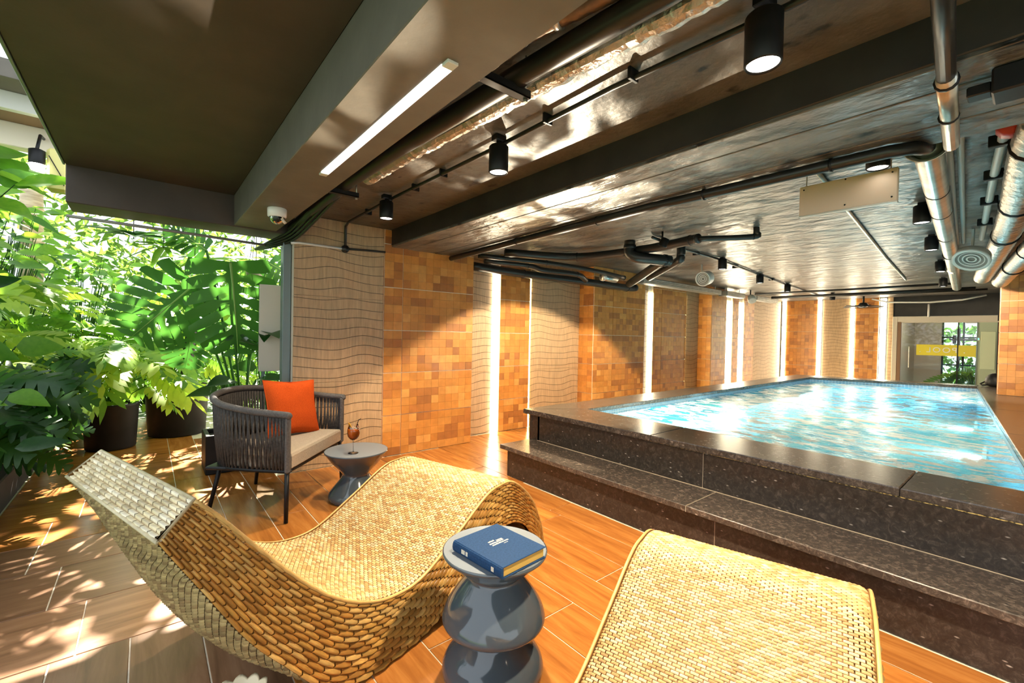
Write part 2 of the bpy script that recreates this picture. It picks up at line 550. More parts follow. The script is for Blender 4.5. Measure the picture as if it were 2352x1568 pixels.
def wave_panel(parent, x0, x1, y, z0, z1, ang=None, seams=(.84, 1.686), step=.098, seed=0):
    """ribbed beige panel boards with proud dark wave lines; front faces -y (or the direction ang turns it to)"""
    wd = x1 - x0
    lv = [z0] + [s_ for s_ in seams if z0 < s_ < z1] + [z1]
    M = Matrix.Translation((x0, y, 0)) if ang is None else Matrix.Translation(ang[1]) @ Matrix.Rotation(ang[0], 4, 'Z')
    first = None
    for a, b in zip(lv[:-1], lv[1:]):
        me = MB().box(.0, -.012, a + .001, wd, .01, b - .001, .002).mesh('panel', MT['ribbed_panel'])
        o = mob('panel', me, parent, False, M)
        first = first or o
    mb = MB()
    n = int(wd / .03) + 2
    z, k = z0 + .03, 0
    while z < z1 - .03:
        ph = k * .22 + .9 * math.sin(k * .33) + seed
        am = .017 + .008 * math.sin(k * .7 + seed)
        V, F = [], []
        for i in range(n + 1):
            x = wd * i / n
            zz = z + am * math.sin(2 * PI * x / .74 + ph) + .004 * math.sin(2 * PI * x / .41 + ph * 2)
            zz = min(max(zz, z0 + .004), z1 - .004)
            V += [(x, -.012, zz - .0026), (x, -.0138, zz - .002), (x, -.0138, zz + .002), (x, -.012, zz + .0026)]
        for i in range(n):
            for q in range(3):
                F.append((i * 4 + q, i * 4 + 4 + q, i * 4 + 5 + q, i * 4 + 1 + q))
        mb.add(V, F)
        z += step * (.92 + .16 * ((k * 7) % 5) / 5)
        k += 1
    o = mob('wave_lines', mb.mesh('wave_lines', MT['wave_line']), parent, False, M)
    o['kind'] = 'stuff'

# ------------------------------------------------------------------ left wall: pilasters, recesses, wave panels
CZ = 2.45
wall_left = MB().box(1.06, 4.525, 0, 1.955, 4.95, CZ, .002).box(1.955, 4.83, 0, 14.2, 4.95, CZ, .002).build('wall_left', MT['cream_paint'])
struct(wall_left)
wave_panel(wall_left, 1.062, 1.945, 4.523, 0, 2.447, seams=(.84, 1.686))
pil1 = MB().box(1.955, 4.52, 0, 3.105, 4.83, CZ, .002).build('pilaster', MT['grout'], wall_left)
tiles(pil1, (1.955, 4.52), 0, [.215, .935], 0, CZ)
tiles(pil1, (3.105, 4.52), PI / 2, [.31], 0, CZ)
tiles(pil1, (1.955, 4.83), -PI / 2, [.31], 0, CZ)
wave_panel(wall_left, 3.11, 3.63, 4.822, 0, CZ, seams=(.84, 1.686), seed=2)
def tile_panel(x0, x1, y0, z0, z1, cols):
    o = MB().box(x0, y0, z0, x1, 4.83, z1, .002).build('tile_backing', MT['grout'], wall_left)
    tiles(o, (x0, y0), 0, cols, z0, z1)
    return o
tile_panel(3.745, 4.30, 4.79, 0, CZ, [.555])
wave_panel(wall_left, 4.345, 5.40, 4.822, 0, CZ, seams=(.84, 1.686), seed=4)
pil2 = MB().box(5.41, 4.52, 0, 6.79, 4.83, CZ, .002).build('pilaster', MT['grout'], wall_left)
tiles(pil2, (5.41, 4.52), 0, [.48, .90], 0, CZ)
tiles(pil2, (5.41, 4.83), -PI / 2, [.31], 0, CZ)
wave_panel(wall_left, 6.80, 7.34, 4.822, 0, CZ, seed=6)
tile_panel(7.475, 8.70, 4.79, 0, CZ, [.30, .925])
wave_panel(wall_left, 8.735, 9.27, 4.822, 0, CZ, seed=7)
pil3 = MB().box(9.28, 4.52, 0, 9.95, 4.83, CZ, .002).build('pilaster', MT['grout'], wall_left)
tiles(pil3, (9.28, 4.52), 0, [.67], 0, CZ)
tiles(pil3, (9.28, 4.83), -PI / 2, [.31], 0, CZ)
wave_panel(wall_left, 9.96, 10.58, 4.822, 0, CZ, seed=8)
tile_panel(10.86, 11.20, 4.79, 0, CZ, [.34])
tile_panel(11.50, 12.10, 4.79, 0, CZ, [.60])
wave_panel(wall_left, 12.13, 14.0, 4.822, 0, CZ, seed=9)
# vertical light strips in the wall joints
def led(x, y, z0, z1, wx, wy, label, mt='led_white'):
    t = thing('light_strip', label, 'light strip', (x, y, z0), group='vertical light strips in the wall joints')
    MB().box(x - wx / 2, y - wy / 2, z0, x + wx / 2, y + wy / 2, z1, .002).build('diffuser', MT[mt], t)
    MB().box(x - wx / 2 - .003, y - wy / 2, z1, x + wx / 2 + .003, y + wy / 2, z1 + .012, .001).build('end_cap', MT['alu_white'], t)
    return t
led(3.688, 4.80, .004, 2.20, .085, .03, 'floor-to-ceiling white light strip just right of the nearest amber pilaster')
led(4.322, 4.812, .004, 2.22, .018, .02, 'thin warm light strip on the left edge of the wave panel behind the pool corner', 'led_warm')
led(7.408, 4.80, .004, 2.20, .10, .03, 'white light strip right of the second amber pilaster, above the pool edge')
led(8.717, 4.812, .004, 2.22, .02, .02, 'thin warm light strip before the narrow far wave panel', 'led_warm')
led(10.72, 4.80, .004, 2.25, .17, .03, 'left one of the two white light strips close together far down the wall')
led(11.35, 4.80, .004, 2.25, .19, .03, 'right one of the two white light strips close together far down the wall')
led(12.115, 4.812, .004, 2.30, .02, .02, 'thin warm light strip left of the last bright wave panel', 'led_warm')

# ------------------------------------------------------------------ far wall with door
XF = 14.0
wall_far = MB().box(XF + .04, 2.34, 0, XF + .2, 4.95, CZ, .002).box(XF + .04, -1.7, 1.98, XF + .2, 2.34, CZ, .002).box(XF + .04, -1.7, 0, XF + .2, .62, 1.98, .002).build('wall_far', MT['black_beam'])
struct(wall_far)
def far_tiles(y1, y0, cols):
    o = MB().box(XF, y0, 0, XF + .04, y1, CZ, .001).build('tile_backing', MT['grout'], wall_far)
    tiles(o, (XF, y1), -PI / 2, cols, 0, CZ, .20)
far_tiles(4.66, 3.91, [.75])
far_tiles(3.08, 2.61, [.47])
wave_panel(wall_far, 0, .60, 0, 0, CZ, (-PI / 2, (XF + .02, 3.79, 0)), seed=3, step=.085)
wave_panel(wall_far, 0, .10, 0, 0, CZ, (-PI / 2, (XF + .02, 2.44, 0)), seed=5, step=.085)
led(13.985, 4.72, .004, 2.44, .03, .08, 'white light strip in the far corner of the pool room')
led(13.99, 3.855, .004, 2.44, .03, .075, 'white light strip right of the widest tile panel on the far wall')
led(13.99, 3.135, .004, 2.44, .03, .07, 'white light strip left of the tile panel behind the black wall fan')
led(13.99, 2.525, .004, 2.42, .03, .11, 'white light strip beside the glass door on the far wall')

door = thing('door_1', None, None, (XF, 1.5, 0))
struct(door)
MB().box(XF - .02, 2.25, 0, XF + .10, 2.34, 1.97, .004).box(XF - .02, .62, 1.84, XF + .1, 2.25, 1.97, .004).box(XF, .60, 1.82, XF + .06, 2.25, 1.85, .003).build('door_frame', MT['cream_paint'], door)
MB().box(XF - .01, 2.18, 0, XF + .06, 2.25, 1.84, .003).build('door_jamb', MT['brown_frame'], door)
MB().box(XF + .02, 1.22, .02, XF + .03, 2.16, 1.82, .001).build('glass_pane', MT['clear_glass'], door)
MB().box(XF + .02, .92, .02, XF + .03, 1.20, 1.82, .001).build('glass_pane', MT['clear_glass'], door)
MB().box(XF + .01, 1.20, 0, XF + .04, 1.22, 1.83, .002).build('mullion', MT['black_metal'], door)
MB().box(XF + .01, .91, 0, XF + .04, .925, 1.83, .002).build('edge_trim', MT['teal_steel'], door)
MB().box(XF - .01, .93, 1.80, XF + .05, 1.10, 1.83, .003).build('hinge', MT['alu_white'], door)
MB().tube([(XF - .04, 2.02, .75), (XF - .04, 2.02, 1.25)], .012, 8).build('handle', MT['alu_white'], door)
st = MB().box(XF + .012, .925, 1.06, XF + .018, 1.20, 1.31, .0005).box(XF + .012, 1.22, 1.06, XF + .018, 1.90, 1.31, .0005).build('sticker_band', MT['yellow_vinyl'], door)
def text_mesh(name, txt, size, mt, M, parent, ext=.0008, spacing=1.):
    cu = bpy.data.curves.new(name, 'FONT')
    cu.body, cu.size, cu.extrude, cu.align_x, cu.align_y = txt, size, ext, 'CENTER', 'CENTER'
    cu.space_character = spacing
    o = bpy.data.objects.new(name, cu)
    col.objects.link(o)
    bpy.context.view_layer.update()
    me = bpy.data.meshes.new_from_object(o.evaluated_get(bpy.context.evaluated_depsgraph_get()))
    bpy.data.objects.remove(o)
    me.transform(M)
    me.materials.clear(); me.materials.append(MT[mt])
    return mob(name, me, parent)
# lettering applied to the other side of the glass, so it reads mirrored from here
text_mesh('lettering', '. POOL .', .17, 'white_vinyl', Matrix.Translation((XF + .008, 1.47, 1.185)) @ Matrix(((0, 0, 1, 0), (1, 0, 0, 0), (0, 1, 0, 0), (0, 0, 0, 1))), door, .001, 1.25)
MB().box(XF + .03, .62, 0, XF + .10, .915, 1.84, .002).build('side_panel', MT['green_wall'], door)
nb = tag(MB().box(XF + .015, .64, .80, XF + .032, .86, 1.62, .003).build('notice_board', MT['notice_board']), 'pale green blank board on the wall right of the glass door', 'board')
sw = thing('door_switch', 'small square switch glowing green beside the glass door', 'switch', (XF + .02, .895, 1.45))
MB().box(XF + .015, .878, 1.42, XF + .03, .91, 1.49, .003).build('plate', MT['white_plastic'], sw)
MB().box(XF + .010, .886, 1.44, XF + .016, .902, 1.47, .002).build('indicator', MT['green_led'], sw)
# corridor beyond the glass
corr = struct(MB().box(14.2, -.6, -.1, 18.2, 3.2, -.002).build('floor_corridor', MT['vent_grey']))
struct(MB().box(14.2, 2.5, 0, 18.2, 2.6, 2.4).box(14.2, -.6, 0, 18.2, -.5, 2.4).box(14.2, -.6, 2.3, 18.2, 2.6, 2.4).box(18.1, -.6, 0, 18.2, .55, 2.4).box(18.1, 1.9, 0, 18.2, 2.6, 2.4).box(18.1, .5, 2.0, 18.2, 1.95, 2.4).build('wall_corridor', MT['cream_paint']))
win = struct(thing('window_1', None, None, (18.1, 1.2, .3)))
MB().box(18.12, .55, 0, 18.13, 1.9, 2.0).build('pane', MT['green_glass'], win)
for yy in (.56, 1.0, 1.45, 1.88):
    MB().box(18.08, yy - .02, 0, 18.14, yy + .02, 2.0).build('window_bar', MT['black_metal'], win)
for zz in (.7, 1.5):
    MB().box(18.08, .55, zz, 18.14, 1.9, zz + .04).build('window_bar', MT['black_metal'], win)
ex = thing('exercise_rack', 'black metal rack seen through the glass pool door', 'rack', (16.6, 1.25, 0))
for yy in (1.02, 1.42):
    MB().box(16.57, yy - .03, 0, 16.63, yy + .03, 1.75).build('upright', MT['black_metal'], ex)
MB().tube([(16.6, .85, 1.45), (16.6, 1.6, 1.45)], .025, 8).build('bar', MT['black_metal'], ex)
for yy in (.95, 1.5):
    MB().lathe([(.0, -.03), (.11, -.03), (.12, 0), (.11, .03), (0, .03)], 20, (16.6, yy, 1.45), Matrix.Rotation(PI / 2, 3, 'X')).build('disc', MT['black_metal'], ex, True)
MB().box(16.35, 1.0, .42, 16.9, 1.45, .5, .03).build('bench', MT['black_pipe'], ex)

cl = thing('added_corridor_lamp', 'round ceiling lamp added to brighten the corridor behind the glass door', 'lamp', (15.6, 1.4, 2.28))  # lamp put in to brighten the corridor
MB().lathe([(.0, 2.26), (.14, 2.265), (.15, 2.28), (.15, 2.3)], 24, (15.6, 1.4, 0)).build('shade', MT['lamp_reflector'], cl, True)
ld = bpy.data.lights.new('added_corridor_light', 'POINT'); ld.energy = 45; ld.color = (1, .88, .7); ld.shadow_soft_size = .1
lo = bpy.data.objects.new('added_corridor_light', ld); col.objects.link(lo); lo.parent = cl; lo.location = (0, 0, -.08)
# other sides of the pool room, out of the picture to the right
struct(MB().box(2.81, -1.75, 0, 14.2, -1.6, CZ).box(2.68, -5.0, 0, 2.81, -1.6, CZ - .17).build('wall_right', MT['cream_paint']))

# ------------------------------------------------------------------ ceiling
struct(MB().box(.92, -5.0, CZ, 2.03, 4.95, 2.62, .002).build('ceiling_lounge', MT['lounge_ceiling']))
ceiling = MB().box(2.8, -1.7, CZ, 14.2, 4.95, 2.62, .002).build('ceiling', MT['black_ceiling'])
struct(ceiling)
beam = struct(MB().box(2.03, -5.0, 2.285, 2.80, 4.93, 2.62, .006).build('ceiling_beam', MT['black_beam']))
bx = [2.032, 2.22, 2.39, 2.56, 2.70, 2.798]
for i, (a, b) in enumerate(zip(bx[:-1], bx[1:])):
    mob('board_mark', MB().box(a + .002, -1.7, 2.268 - .003 * (i % 2), b - .002, 4.92, 2.287, .003).mesh('board_mark', MT['black_ceiling']), beam)
soffit = struct(MB().box(.585, -5.0, 2.26, .92, 4.56, 2.66, .004).build('soffit_beam', MT['grey_soffit']))
slab = struct(MB().box(-.46, -5.0, 2.52, .585, 4.56, 2.66, .004).build('ceiling_slab', MT['dark_slab']))
struct(MB().box(-.475, -5.0, 2.515, -.462, 4.56, 2.67, .002).build('trim_1', MT['teal_steel']))
struct(MB().box(-.46, 4.562, 2.25, 1.06, 4.93, 2.66, .006).build('garden_beam', MT['dark_slab']))
mbs = MB().box(.762, 1.32, 2.252, .806, 2.66, 2.262, .002)
sl = thing('soffit_light', 'long slim white light bar set into the grey soffit', 'light bar', (.785, 2, 2.252))
mbs.build('diffuser', MT['soffit_led'], sl)
for ya in (2.66, 1.28):
    MB().box(.763, ya, 2.25, .805, ya + .04, 2.262, .002).build('end_cap', MT['alu_white'], sl)
# the metal post and white panel where the room meets the garden
struct(MB().box(.985, 4.58, 0, 1.055, 4.68, 2.25, .004).build('trim_2', MT['teal_steel']))
gp = thing('window_2', None, None, (1.0, 4.9, 0)); struct(gp)
MB().box(.86, 4.97, .93, 1.20, 5.01, 1.80, .004).build('lower_panel', MT['cream_paint'], gp)
MB().box(.90, 4.985, .05, 1.18, 4.995, .93, .001).build('pane', MT['green_glass'], gp)
MB().box(.885, 4.97, 0, .91, 5.01, .93, .003).box(1.17, 4.97, 0, 1.2, 5.01, 2.3, .003).build('frame', MT['teal_steel'], gp)

# ------------------------------------------------------------------ pool
pool = struct(thing('pool_surround', None, None, (2.7, 1.5, 0)))
DZ = .60
NL, NR, FR, FL = Vector((3.49, 2.97)), Vector((3.46, -.75)), Vector((11.3, .72)), Vector((10.45, 3.02))
NRI = Vector((3.46, -.03))
def slab_poly(pts, z0, z1, name, mt, parent, b=.006):
    """flat slab over a convex outline, with a small chamfer round the top and bottom"""
    n = len(pts)
    c = sum((Vector(p) for p in pts), Vector((0, 0))) / n
    ins = [Vector(p) + (c - Vector(p)).normalized() * b for p in pts]
    V = [(p.x, p.y, z0) for p in ins] + [(p[0], p[1], z0 + b) for p in pts] + [(p[0], p[1], z1 - b) for p in pts] + [(p.x, p.y, z1) for p in ins]
    F = [tuple(range(n))[::-1], tuple(range(3 * n, 4 * n))]
    for l in range(3):
        for i in range(n):
            F.append((l * n + i, l * n + (i + 1) % n, (l + 1) * n + (i + 1) % n, (l + 1) * n + i))
    return MB().add(V, F).build(name, MT[mt], parent)
# lower step: tread slabs and riser slabs
ty, ry = [3.285, 1.40, -.50, -1.6], [3.225, 1.245, -.65, -1.6]
for a, b in zip(ty[:-1], ty[1:]):
    MB().box(2.60, b + .001, .262, 3.02, a - .001, .302, .004).build('tread_slab', MT['granite'], pool)
for a, b in zip(ry[:-1], ry[1:]):
    MB().box(2.665, b + .001, 0, 2.70, a - .001, .262, .002).build('riser_slab', MT['granite_riser'], pool)
MB().box(2.665, 3.225, 0, 3.05, 3.245, .262, .002).build('riser_slab', MT['granite_riser'], pool)
MB().box(2.69, -1.6, .0, 3.0, 3.22, .262, .001).build('step_core', MT['granite_joint'], pool)
for yy in ty[1:-1]:
    MB().box(2.6005, yy - .0012, .2625, 3.0, yy + .0012, .3017, .0001).build('joint', MT['joint_beige'], pool)
for yy in ry[1:-1]:
    MB().box(2.6655, yy - .001, .0, 2.69, yy + .001, .262, .0001).build('joint', MT['joint_beige'], pool)
for yy in (1.495, -.4):
    MB().box(3.0005, yy - .001, .302, 3.03, yy + .001, .555, .0001).build('joint', MT['joint_beige'], pool)
MB().box(2.995, -1.6, .302, 3.0, 3.19, .3055, .001).build('sealant', MT['joint_beige'], pool)
MB().box(2.994, -1.6, .5485, 3.0, 3.2, .555, .002).build('sealant', MT['gold_sealant'], pool)
# upper riser and coping
for a, b in ((3.19, 1.495), (1.495, -.4), (-.4, -1.6)):
    MB().box(3.0, b + .001, .302, 3.04, a - .001, .555, .002).build('riser_slab', MT['granite_riser'], pool)
for a, b in ((3.0, 4.6), (4.6, 6.4), (6.4, 8.4), (8.4, 10.7)):
    MB().box(a, 3.27, 0, b - .003, 3.31, .555, .002).build('riser_slab', MT['granite_riser'], pool)
MB().box(3.0, 3.16, 0, 3.04, 3.27, .555, .002).build('riser_slab', MT['granite_riser'], pool)
cw = [(2.945, 3.345), (2.975, 1.9), (2.99, .45), (3.01, -1.6)]
inn = [(3.49, 2.97), (3.475, 1.9), (3.465, .45), (3.46, -1.6)]
for i in range(3):
    a, b, c, d = cw[i], cw[i + 1], inn[i + 1], inn[i]
    g = .0015
    slab_poly([(a[0], a[1] - g * (i > 0)), (b[0], b[1] + g), (c[0], c[1] + g), (d[0], d[1] - g * (i > 0))], .555, DZ, 'coping_slab', 'granite', pool)
lw = [(2.945, 3.345), (4.7, 3.36), (6.6, 3.375), (8.5, 3.39), (10.95, 3.41)]
li = [(3.49, 2.97), (5.1, 2.98), (6.8, 2.99), (8.6, 3.005), (10.45, 3.02)]
for i in range(4):
    a, b, c, d = lw[i], lw[i + 1], li[i + 1], li[i]
    slab_poly([(a[0] + .0015, a[1]), (d[0] + .0015, d[1]), (c[0] - .0015, c[1]), (b[0] - .0015, b[1])], .555, DZ, 'coping_slab', 'granite', pool)
slab_poly([(10.45, 3.02), (11.3, .72), (11.66, .72), (10.95, 3.41)], .555, DZ, 'coping_slab', 'granite', pool)
rr_ = [(3.463, -.03), (5.6, .175), (7.6, .365), (9.6, .557), (11.3, .72)]
for i in range(4):
    a, b = rr_[i], rr_[i + 1]
    slab_poly([(a[0] + .0015, a[1]), (a[0] + .0015, -1.6), (b[0] - .0015, -1.6), (b[0] - .0015, b[1])], .555, DZ, 'deck_slab', 'granite', pool)
slab_poly([(11.3, -1.6), (13.9, -1.6), (13.9, .60), (11.66, .72), (11.3, .72)], .555, DZ, 'deck_slab', 'granite', pool)
MB().box(11.3, .62, 0, 13.9, .66, .555, .002).build('riser_slab', MT['granite_riser'], pool)
# basin with mosaic, underwater bench along the left side
def mosaic(name, a, b, grout, s_):
    m_ = mat(name, a, .25)
    v = coords(m_, (1, 1, 1), 'Object')
    vo = N(m_, 'ShaderNodeTexBrick')
    vo.offset = 0
    for k_, q in (('Scale', s_), ('Mortar Size', .05), ('Brick Width', .5), ('Row Height', .5)): vo.inputs[k_].default_value = q
    vo.inputs['Color1'].default_value = (*a, 1); vo.inputs['Color2'].default_value = (*b, 1); vo.inputs['Mortar'].default_value = (*grout, 1)
    sp = N(m_, 'ShaderNodeSeparateXYZ'); cb = N(m_, 'ShaderNodeCombineXYZ'); ad = N(m_, 'ShaderNodeMath', operation='ADD'); ad2 = N(m_, 'ShaderNodeMath', operation='ADD')
    L(m_, v, sp.inputs[0]); L(m_, sp.outputs[0], ad.inputs[0]); L(m_, sp.outputs[1], ad.inputs[1])
    L(m_, ad.outputs[0], cb.inputs[0]); L(m_, sp.outputs[2], cb.inputs[1])
    L(m_, cb.outputs[0], vo.inputs['Vector'])
    L(m_, vo.outputs['Color'], P(m_).inputs['Base Color'])
mosaic('pool_mosaic', (.05, .40, .62), (.10, .50, .70), (.45, .68, .75), 22)
mosaic('band_mosaic', (.13, .27, .42), (.22, .36, .50), (.40, .50, .58), 16)
mat('bench_mosaic', (.80, .88, .88), .3)
ZB, WZ = -.42, .505
q = [NL, NRI, FR, FL]
V = [(p.x, p.y, ZB) for p in q] + [(p.x, p.y, .40) for p in q]
MB().add(V, [(0, 3, 2, 1)][0:1] + [(0, 1, 5, 4), (1, 2, 6, 5), (2, 3, 7, 6), (3, 0, 4, 7)]).build('basin', MT['pool_mosaic'], pool)
V = [(p.x, p.y, .40) for p in q] + [(p.x, p.y, .556) for p in q]
MB().add(V, [(0, 1, 5, 4), (1, 2, 6, 5), (2, 3, 7, 6), (3, 0, 4, 7)]).build('waterline_band', MT['band_mosaic'], pool)
slab_poly([(3.50, 2.46), (10.6, 2.66), (10.44, 3.0), (3.50, 2.95)], -.41, .43, 'underwater_bench', 'bench_mosaic', pool)

# water
def water_material():
    m_ = mat('pool_water', (.03, .42, .62), .2, spec=.12)
    t = m_.node_tree
    out = t.nodes['Material Output']
    p = P(m_)
    tr = N(m_, 'ShaderNodeBsdfTransparent'); tr.inputs[0].default_value = (.50, .90, .97, 1)
    v = coords(m_, (1, 1, 1), 'Object')
    n1 = N(m_, 'ShaderNodeTexNoise', Scale=1.5, Detail=6, Roughness=.62, Distortion=1.4)
    vm = coords(m_, (1.1, .75, 1), 'Object')
    L(m_, vm, n1.inputs['Vector'])
    r1 = ramp(m_, [(.38, (.007, .22, .48)), (.5, (.03, .45, .70)), (.62, (.13, .64, .81))])
    L(m_, n1.outputs['Fac'], r1.inputs['Fac'])
    L(m_, r1.outputs['Color'], p.inputs['Base Color'])
    n2 = N(m_, 'ShaderNodeTexNoise', Scale=4.4, Detail=5, Roughness=.58, Distortion=1.7)
    vf = coords(m_, (1.7, .62, 1), 'Object')
    L(m_, vf, n2.inputs['Vector'])
    r2 = ramp(m_, [(.495, (0, 0, 0)), (.53, (.8, .8, .8)), (.59, (1, 1, 1))])  # noise mask for froth and the white reflections painted on the water
    L(m_, n2.outputs['Fac'], r2.inputs['Fac'])
    mx = N(m_, 'ShaderNodeMixShader'); mx.inputs[0].default_value = .66
    L(m_, tr.outputs[0], mx.inputs[1]); L(m_, p.outputs[0], mx.inputs[2])
    foam_glint = N(m_, 'ShaderNodeBsdfPrincipled')
    foam_glint.inputs['Specular IOR Level'].default_value = .1; foam_glint.inputs['Base Color'].default_value = (.74, .84, .86, 1); foam_glint.inputs['Roughness'].default_value = .35
    b_ = N(m_, 'ShaderNodeBump', Strength=.45, Distance=.03)
    L(m_, n2.outputs['Fac'], b_.inputs['Height']); L(m_, b_.outputs[0], p.inputs['Normal']); L(m_, b_.outputs[0], foam_glint.inputs['Normal'])
    m2 = N(m_, 'ShaderNodeMixShader')
    L(m_, r2.outputs['Color'], m2.inputs[0]); L(m_, mx.outputs[0], m2.inputs[1]); L(m_, foam_glint.outputs[0], m2.inputs[2])
    L(m_, m2.outputs[0], out.inputs['Surface'])
water_material()
nu, nv = 190, 80
V, F = [], []
for i in range(nu + 1):
    for j in range(nv + 1):
        a, b = i / nu, j / nv
        a = a ** 1.35
        p = (NRI * (1 - a) + FR * a) * (1 - b) + (NL * (1 - a) + FL * a) * b
        p = p + Vector((.0, .0))
        h = .016 * noise.noise(Vector((p.x * 2.4, p.y * 1.7, 0))) + .009 * noise.noise(Vector((p.x * 6, p.y * 4.3, 3)))
        h *= min(1, 12 * a, 12 * (1 - a), 12 * b + .15, 12 * (1 - b))
        V.append((p.x, p.y, WZ + h))
for i in range(nu):
    for j in range(nv):
        F.append((i * (nv + 1) + j, (i + 1) * (nv + 1) + j, (i + 1) * (nv + 1) + j + 1, i * (nv + 1) + j + 1))
wt = MB().add(V, F).build('pool_water', MT['pool_water'], None, True)
tag(wt, 'churning turquoise water with white froth and painted reflections filling the raised pool', 'water', kind='stuff')
# underwater lamps on the pool's side walls
for i, (x, y, nx, ny, wh) in enumerate(((5.0, .14, 0, 1, 'nearest of the three on the right pool wall'), (7.6, .39, 0, 1, 'middle of the three on the right pool wall'), (10.0, .62, 0, 1, 'farthest of the three on the right pool wall'),
                                        (3.50, .9, 1, 0, 'right one inside the near pool wall'), (3.50, 2.0, 1, 0, 'left one inside the near pool wall'), (10.85, 1.9, -1, -.3, 'single one on the far pool wall'))):
    t = thing('pool_lamp', 'round underwater lamp, ' + wh, 'pool lamp', (x, y, .05), group='underwater pool lamps')
    d = Vector((nx, ny, 0)).normalized()
    MB().lathe([(.0, .0), (.09, .0), (.1, .01), (.08, .025), (0, .03)], 20, (x, y, .05), d.to_track_quat('Z', 'Y').to_matrix()).build('lens', MT['pool_lens'], t, True)
    ld = bpy.data.lights.new('pool_lamp_light', 'AREA'); ld.shape = 'DISK'; ld.size = .16; ld.energy = 48; ld.color = (.85, .97, 1)
    lo = bpy.data.objects.new('pool_lamp_light', ld); col.objects.link(lo); lo.parent = t
    lo.matrix_basis = Matrix.Translation(d * .04) @ d.to_track_quat('-Z', 'Y').to_matrix().to_4x4()

# amber pillar on the deck at the right
pr = struct(MB().box(9.75, -.95, DZ, 10.4, .41, CZ, .002).build('pillar', MT['grout']))
tiles(pr, (9.75, .41), -PI / 2, [.43, .93], DZ, CZ, .6)
tiles(pr, (10.4, .41), PI, [.65], DZ, CZ, .6)
bag = thing('bag', 'dark bag slumped on the deck beside the amber pillar', 'bag', (11.5, .50, DZ))
prof = [(.0, 0), (.17, .0), (.19, .05), (.18, .13), (.14, .19), (.08, .23), (0, .24)]
MB().lathe(prof, 18, (11.5, .48, DZ + .001), Matrix(((1, 0, 0), (0, .85, 0), (0, .1, 1)))).build('body', MT['black_metal'], bag, True)
MB().tube([(11.42, .60, DZ + .03), (11.40, .66, DZ + .02), (11.42, .69, DZ + .04), (11.48, .64, DZ + .08)], .012, 6).build('strap', MT['black_pipe'], bag, True)

# ------------------------------------------------------------------ ceiling services
def spot_can(x, y, label, zb=2.25, r=.052, h=.15, energy=40, aim=None, blend=.6, size=1.75, drop=None, grp='black ceiling spotlights'):
    t = thing('ceiling_spotlight', label, 'spotlight', (x, y, zb), group=grp)
    zt = zb + h
    hs0 = MB().lathe([(r * .86, zb + .006), (r * .93, zb), (r, zb + .006), (r, zt - .008), (r - .008, zt)], 28, (x, y, 0)).build('housing', MT['black_metal'], t, True)
    MB().lathe([(0, zb + .03), (r * .5, zb + .026), (r * .86, zb + .007)], 24, (x, y, 0)).build('reflector', MT['lamp_reflector'], hs0, True)
    MB().box(x - .035, y - .025, CZ - .03, x + .035, y + .025, CZ, .003).build('mount', MT['black_metal'], t)
    if zt < CZ - .03: MB().tube([(x, y, zt - .002), (x, y, CZ - .028)], .014, 10).build('stem', MT['black_metal'], t, True)
    MB().tube([(x + .03, y, zt - .02), (x + .05, y + .01, zt + .02), (x + .04, y + .01, CZ - .02)], .005, 6).build('cable', MT['black_pipe'], t, True)
    if energy:
        ld = bpy.data.lights.new('spot_light', 'SPOT'); ld.energy = energy; ld.color = (1, .80, .55)
        ld.spot_size = size; ld.spot_blend = blend; ld.shadow_soft_size = .04
        lo = bpy.data.objects.new('spot_light', ld); col.objects.link(lo); lo.parent = t
        d = Vector(aim) - Vector((x, y, zb)) if aim else Vector((0, 0, -1))
        lo.matrix_basis = Matrix.Translation((0, 0, -.012)) @ d.to_track_quat('-Z', 'Y').to_matrix().to_4x4()
    return t
spot_can(1.53, .60, 'largest black can spotlight, nearest the top edge of the picture', 2.235, .056, .165, 205)
spot_can(1.50, 1.955, 'black can spotlight hanging beside the foil wrapped duct', 2.245, .054, .15, 205)
spot_can(1.48, 3.40, 'small black can spotlight close to the wavy beige wall', 2.26, .054, .14, 120)
spot_can(3.18, .62, 'black spotlight half hidden above the hanging beige sign', 2.33, .055, .10, 0)
spot_can(4.69, .63, 'first black spotlight beside the big silver duct, below the sign', 2.29, .055, .14, 55)
spot_can(6.14, .745, 'second black spotlight along the big silver duct', 2.29, .055, .14, 55)
spot_can(8.06, .886, 'third black spotlight along the big silver duct', 2.29, .055, .14, 260, (9.75, -.1, 1.5))
spot_can(10.2, 1.08, 'farthest black spotlight beside the end of the silver duct', 2.29, .055, .14, 55)
spot_can(6.01, 2.80, 'black spotlight on the conduit right above the white round speaker', 2.29, .055, .14, 55)
spot_can(7.88, 3.04, 'middle black spotlight of the conduit above the left pool edge', 2.29, .055, .14, 55)
spot_can(9.61, 3.20, 'far black spotlight of the conduit above the left pool edge', 2.29, .055, .14, 55)
spot_can(12.1, 3.1, 'tiny black spotlight in front of the far wall by the fan', 2.29, .055, .14, 55)

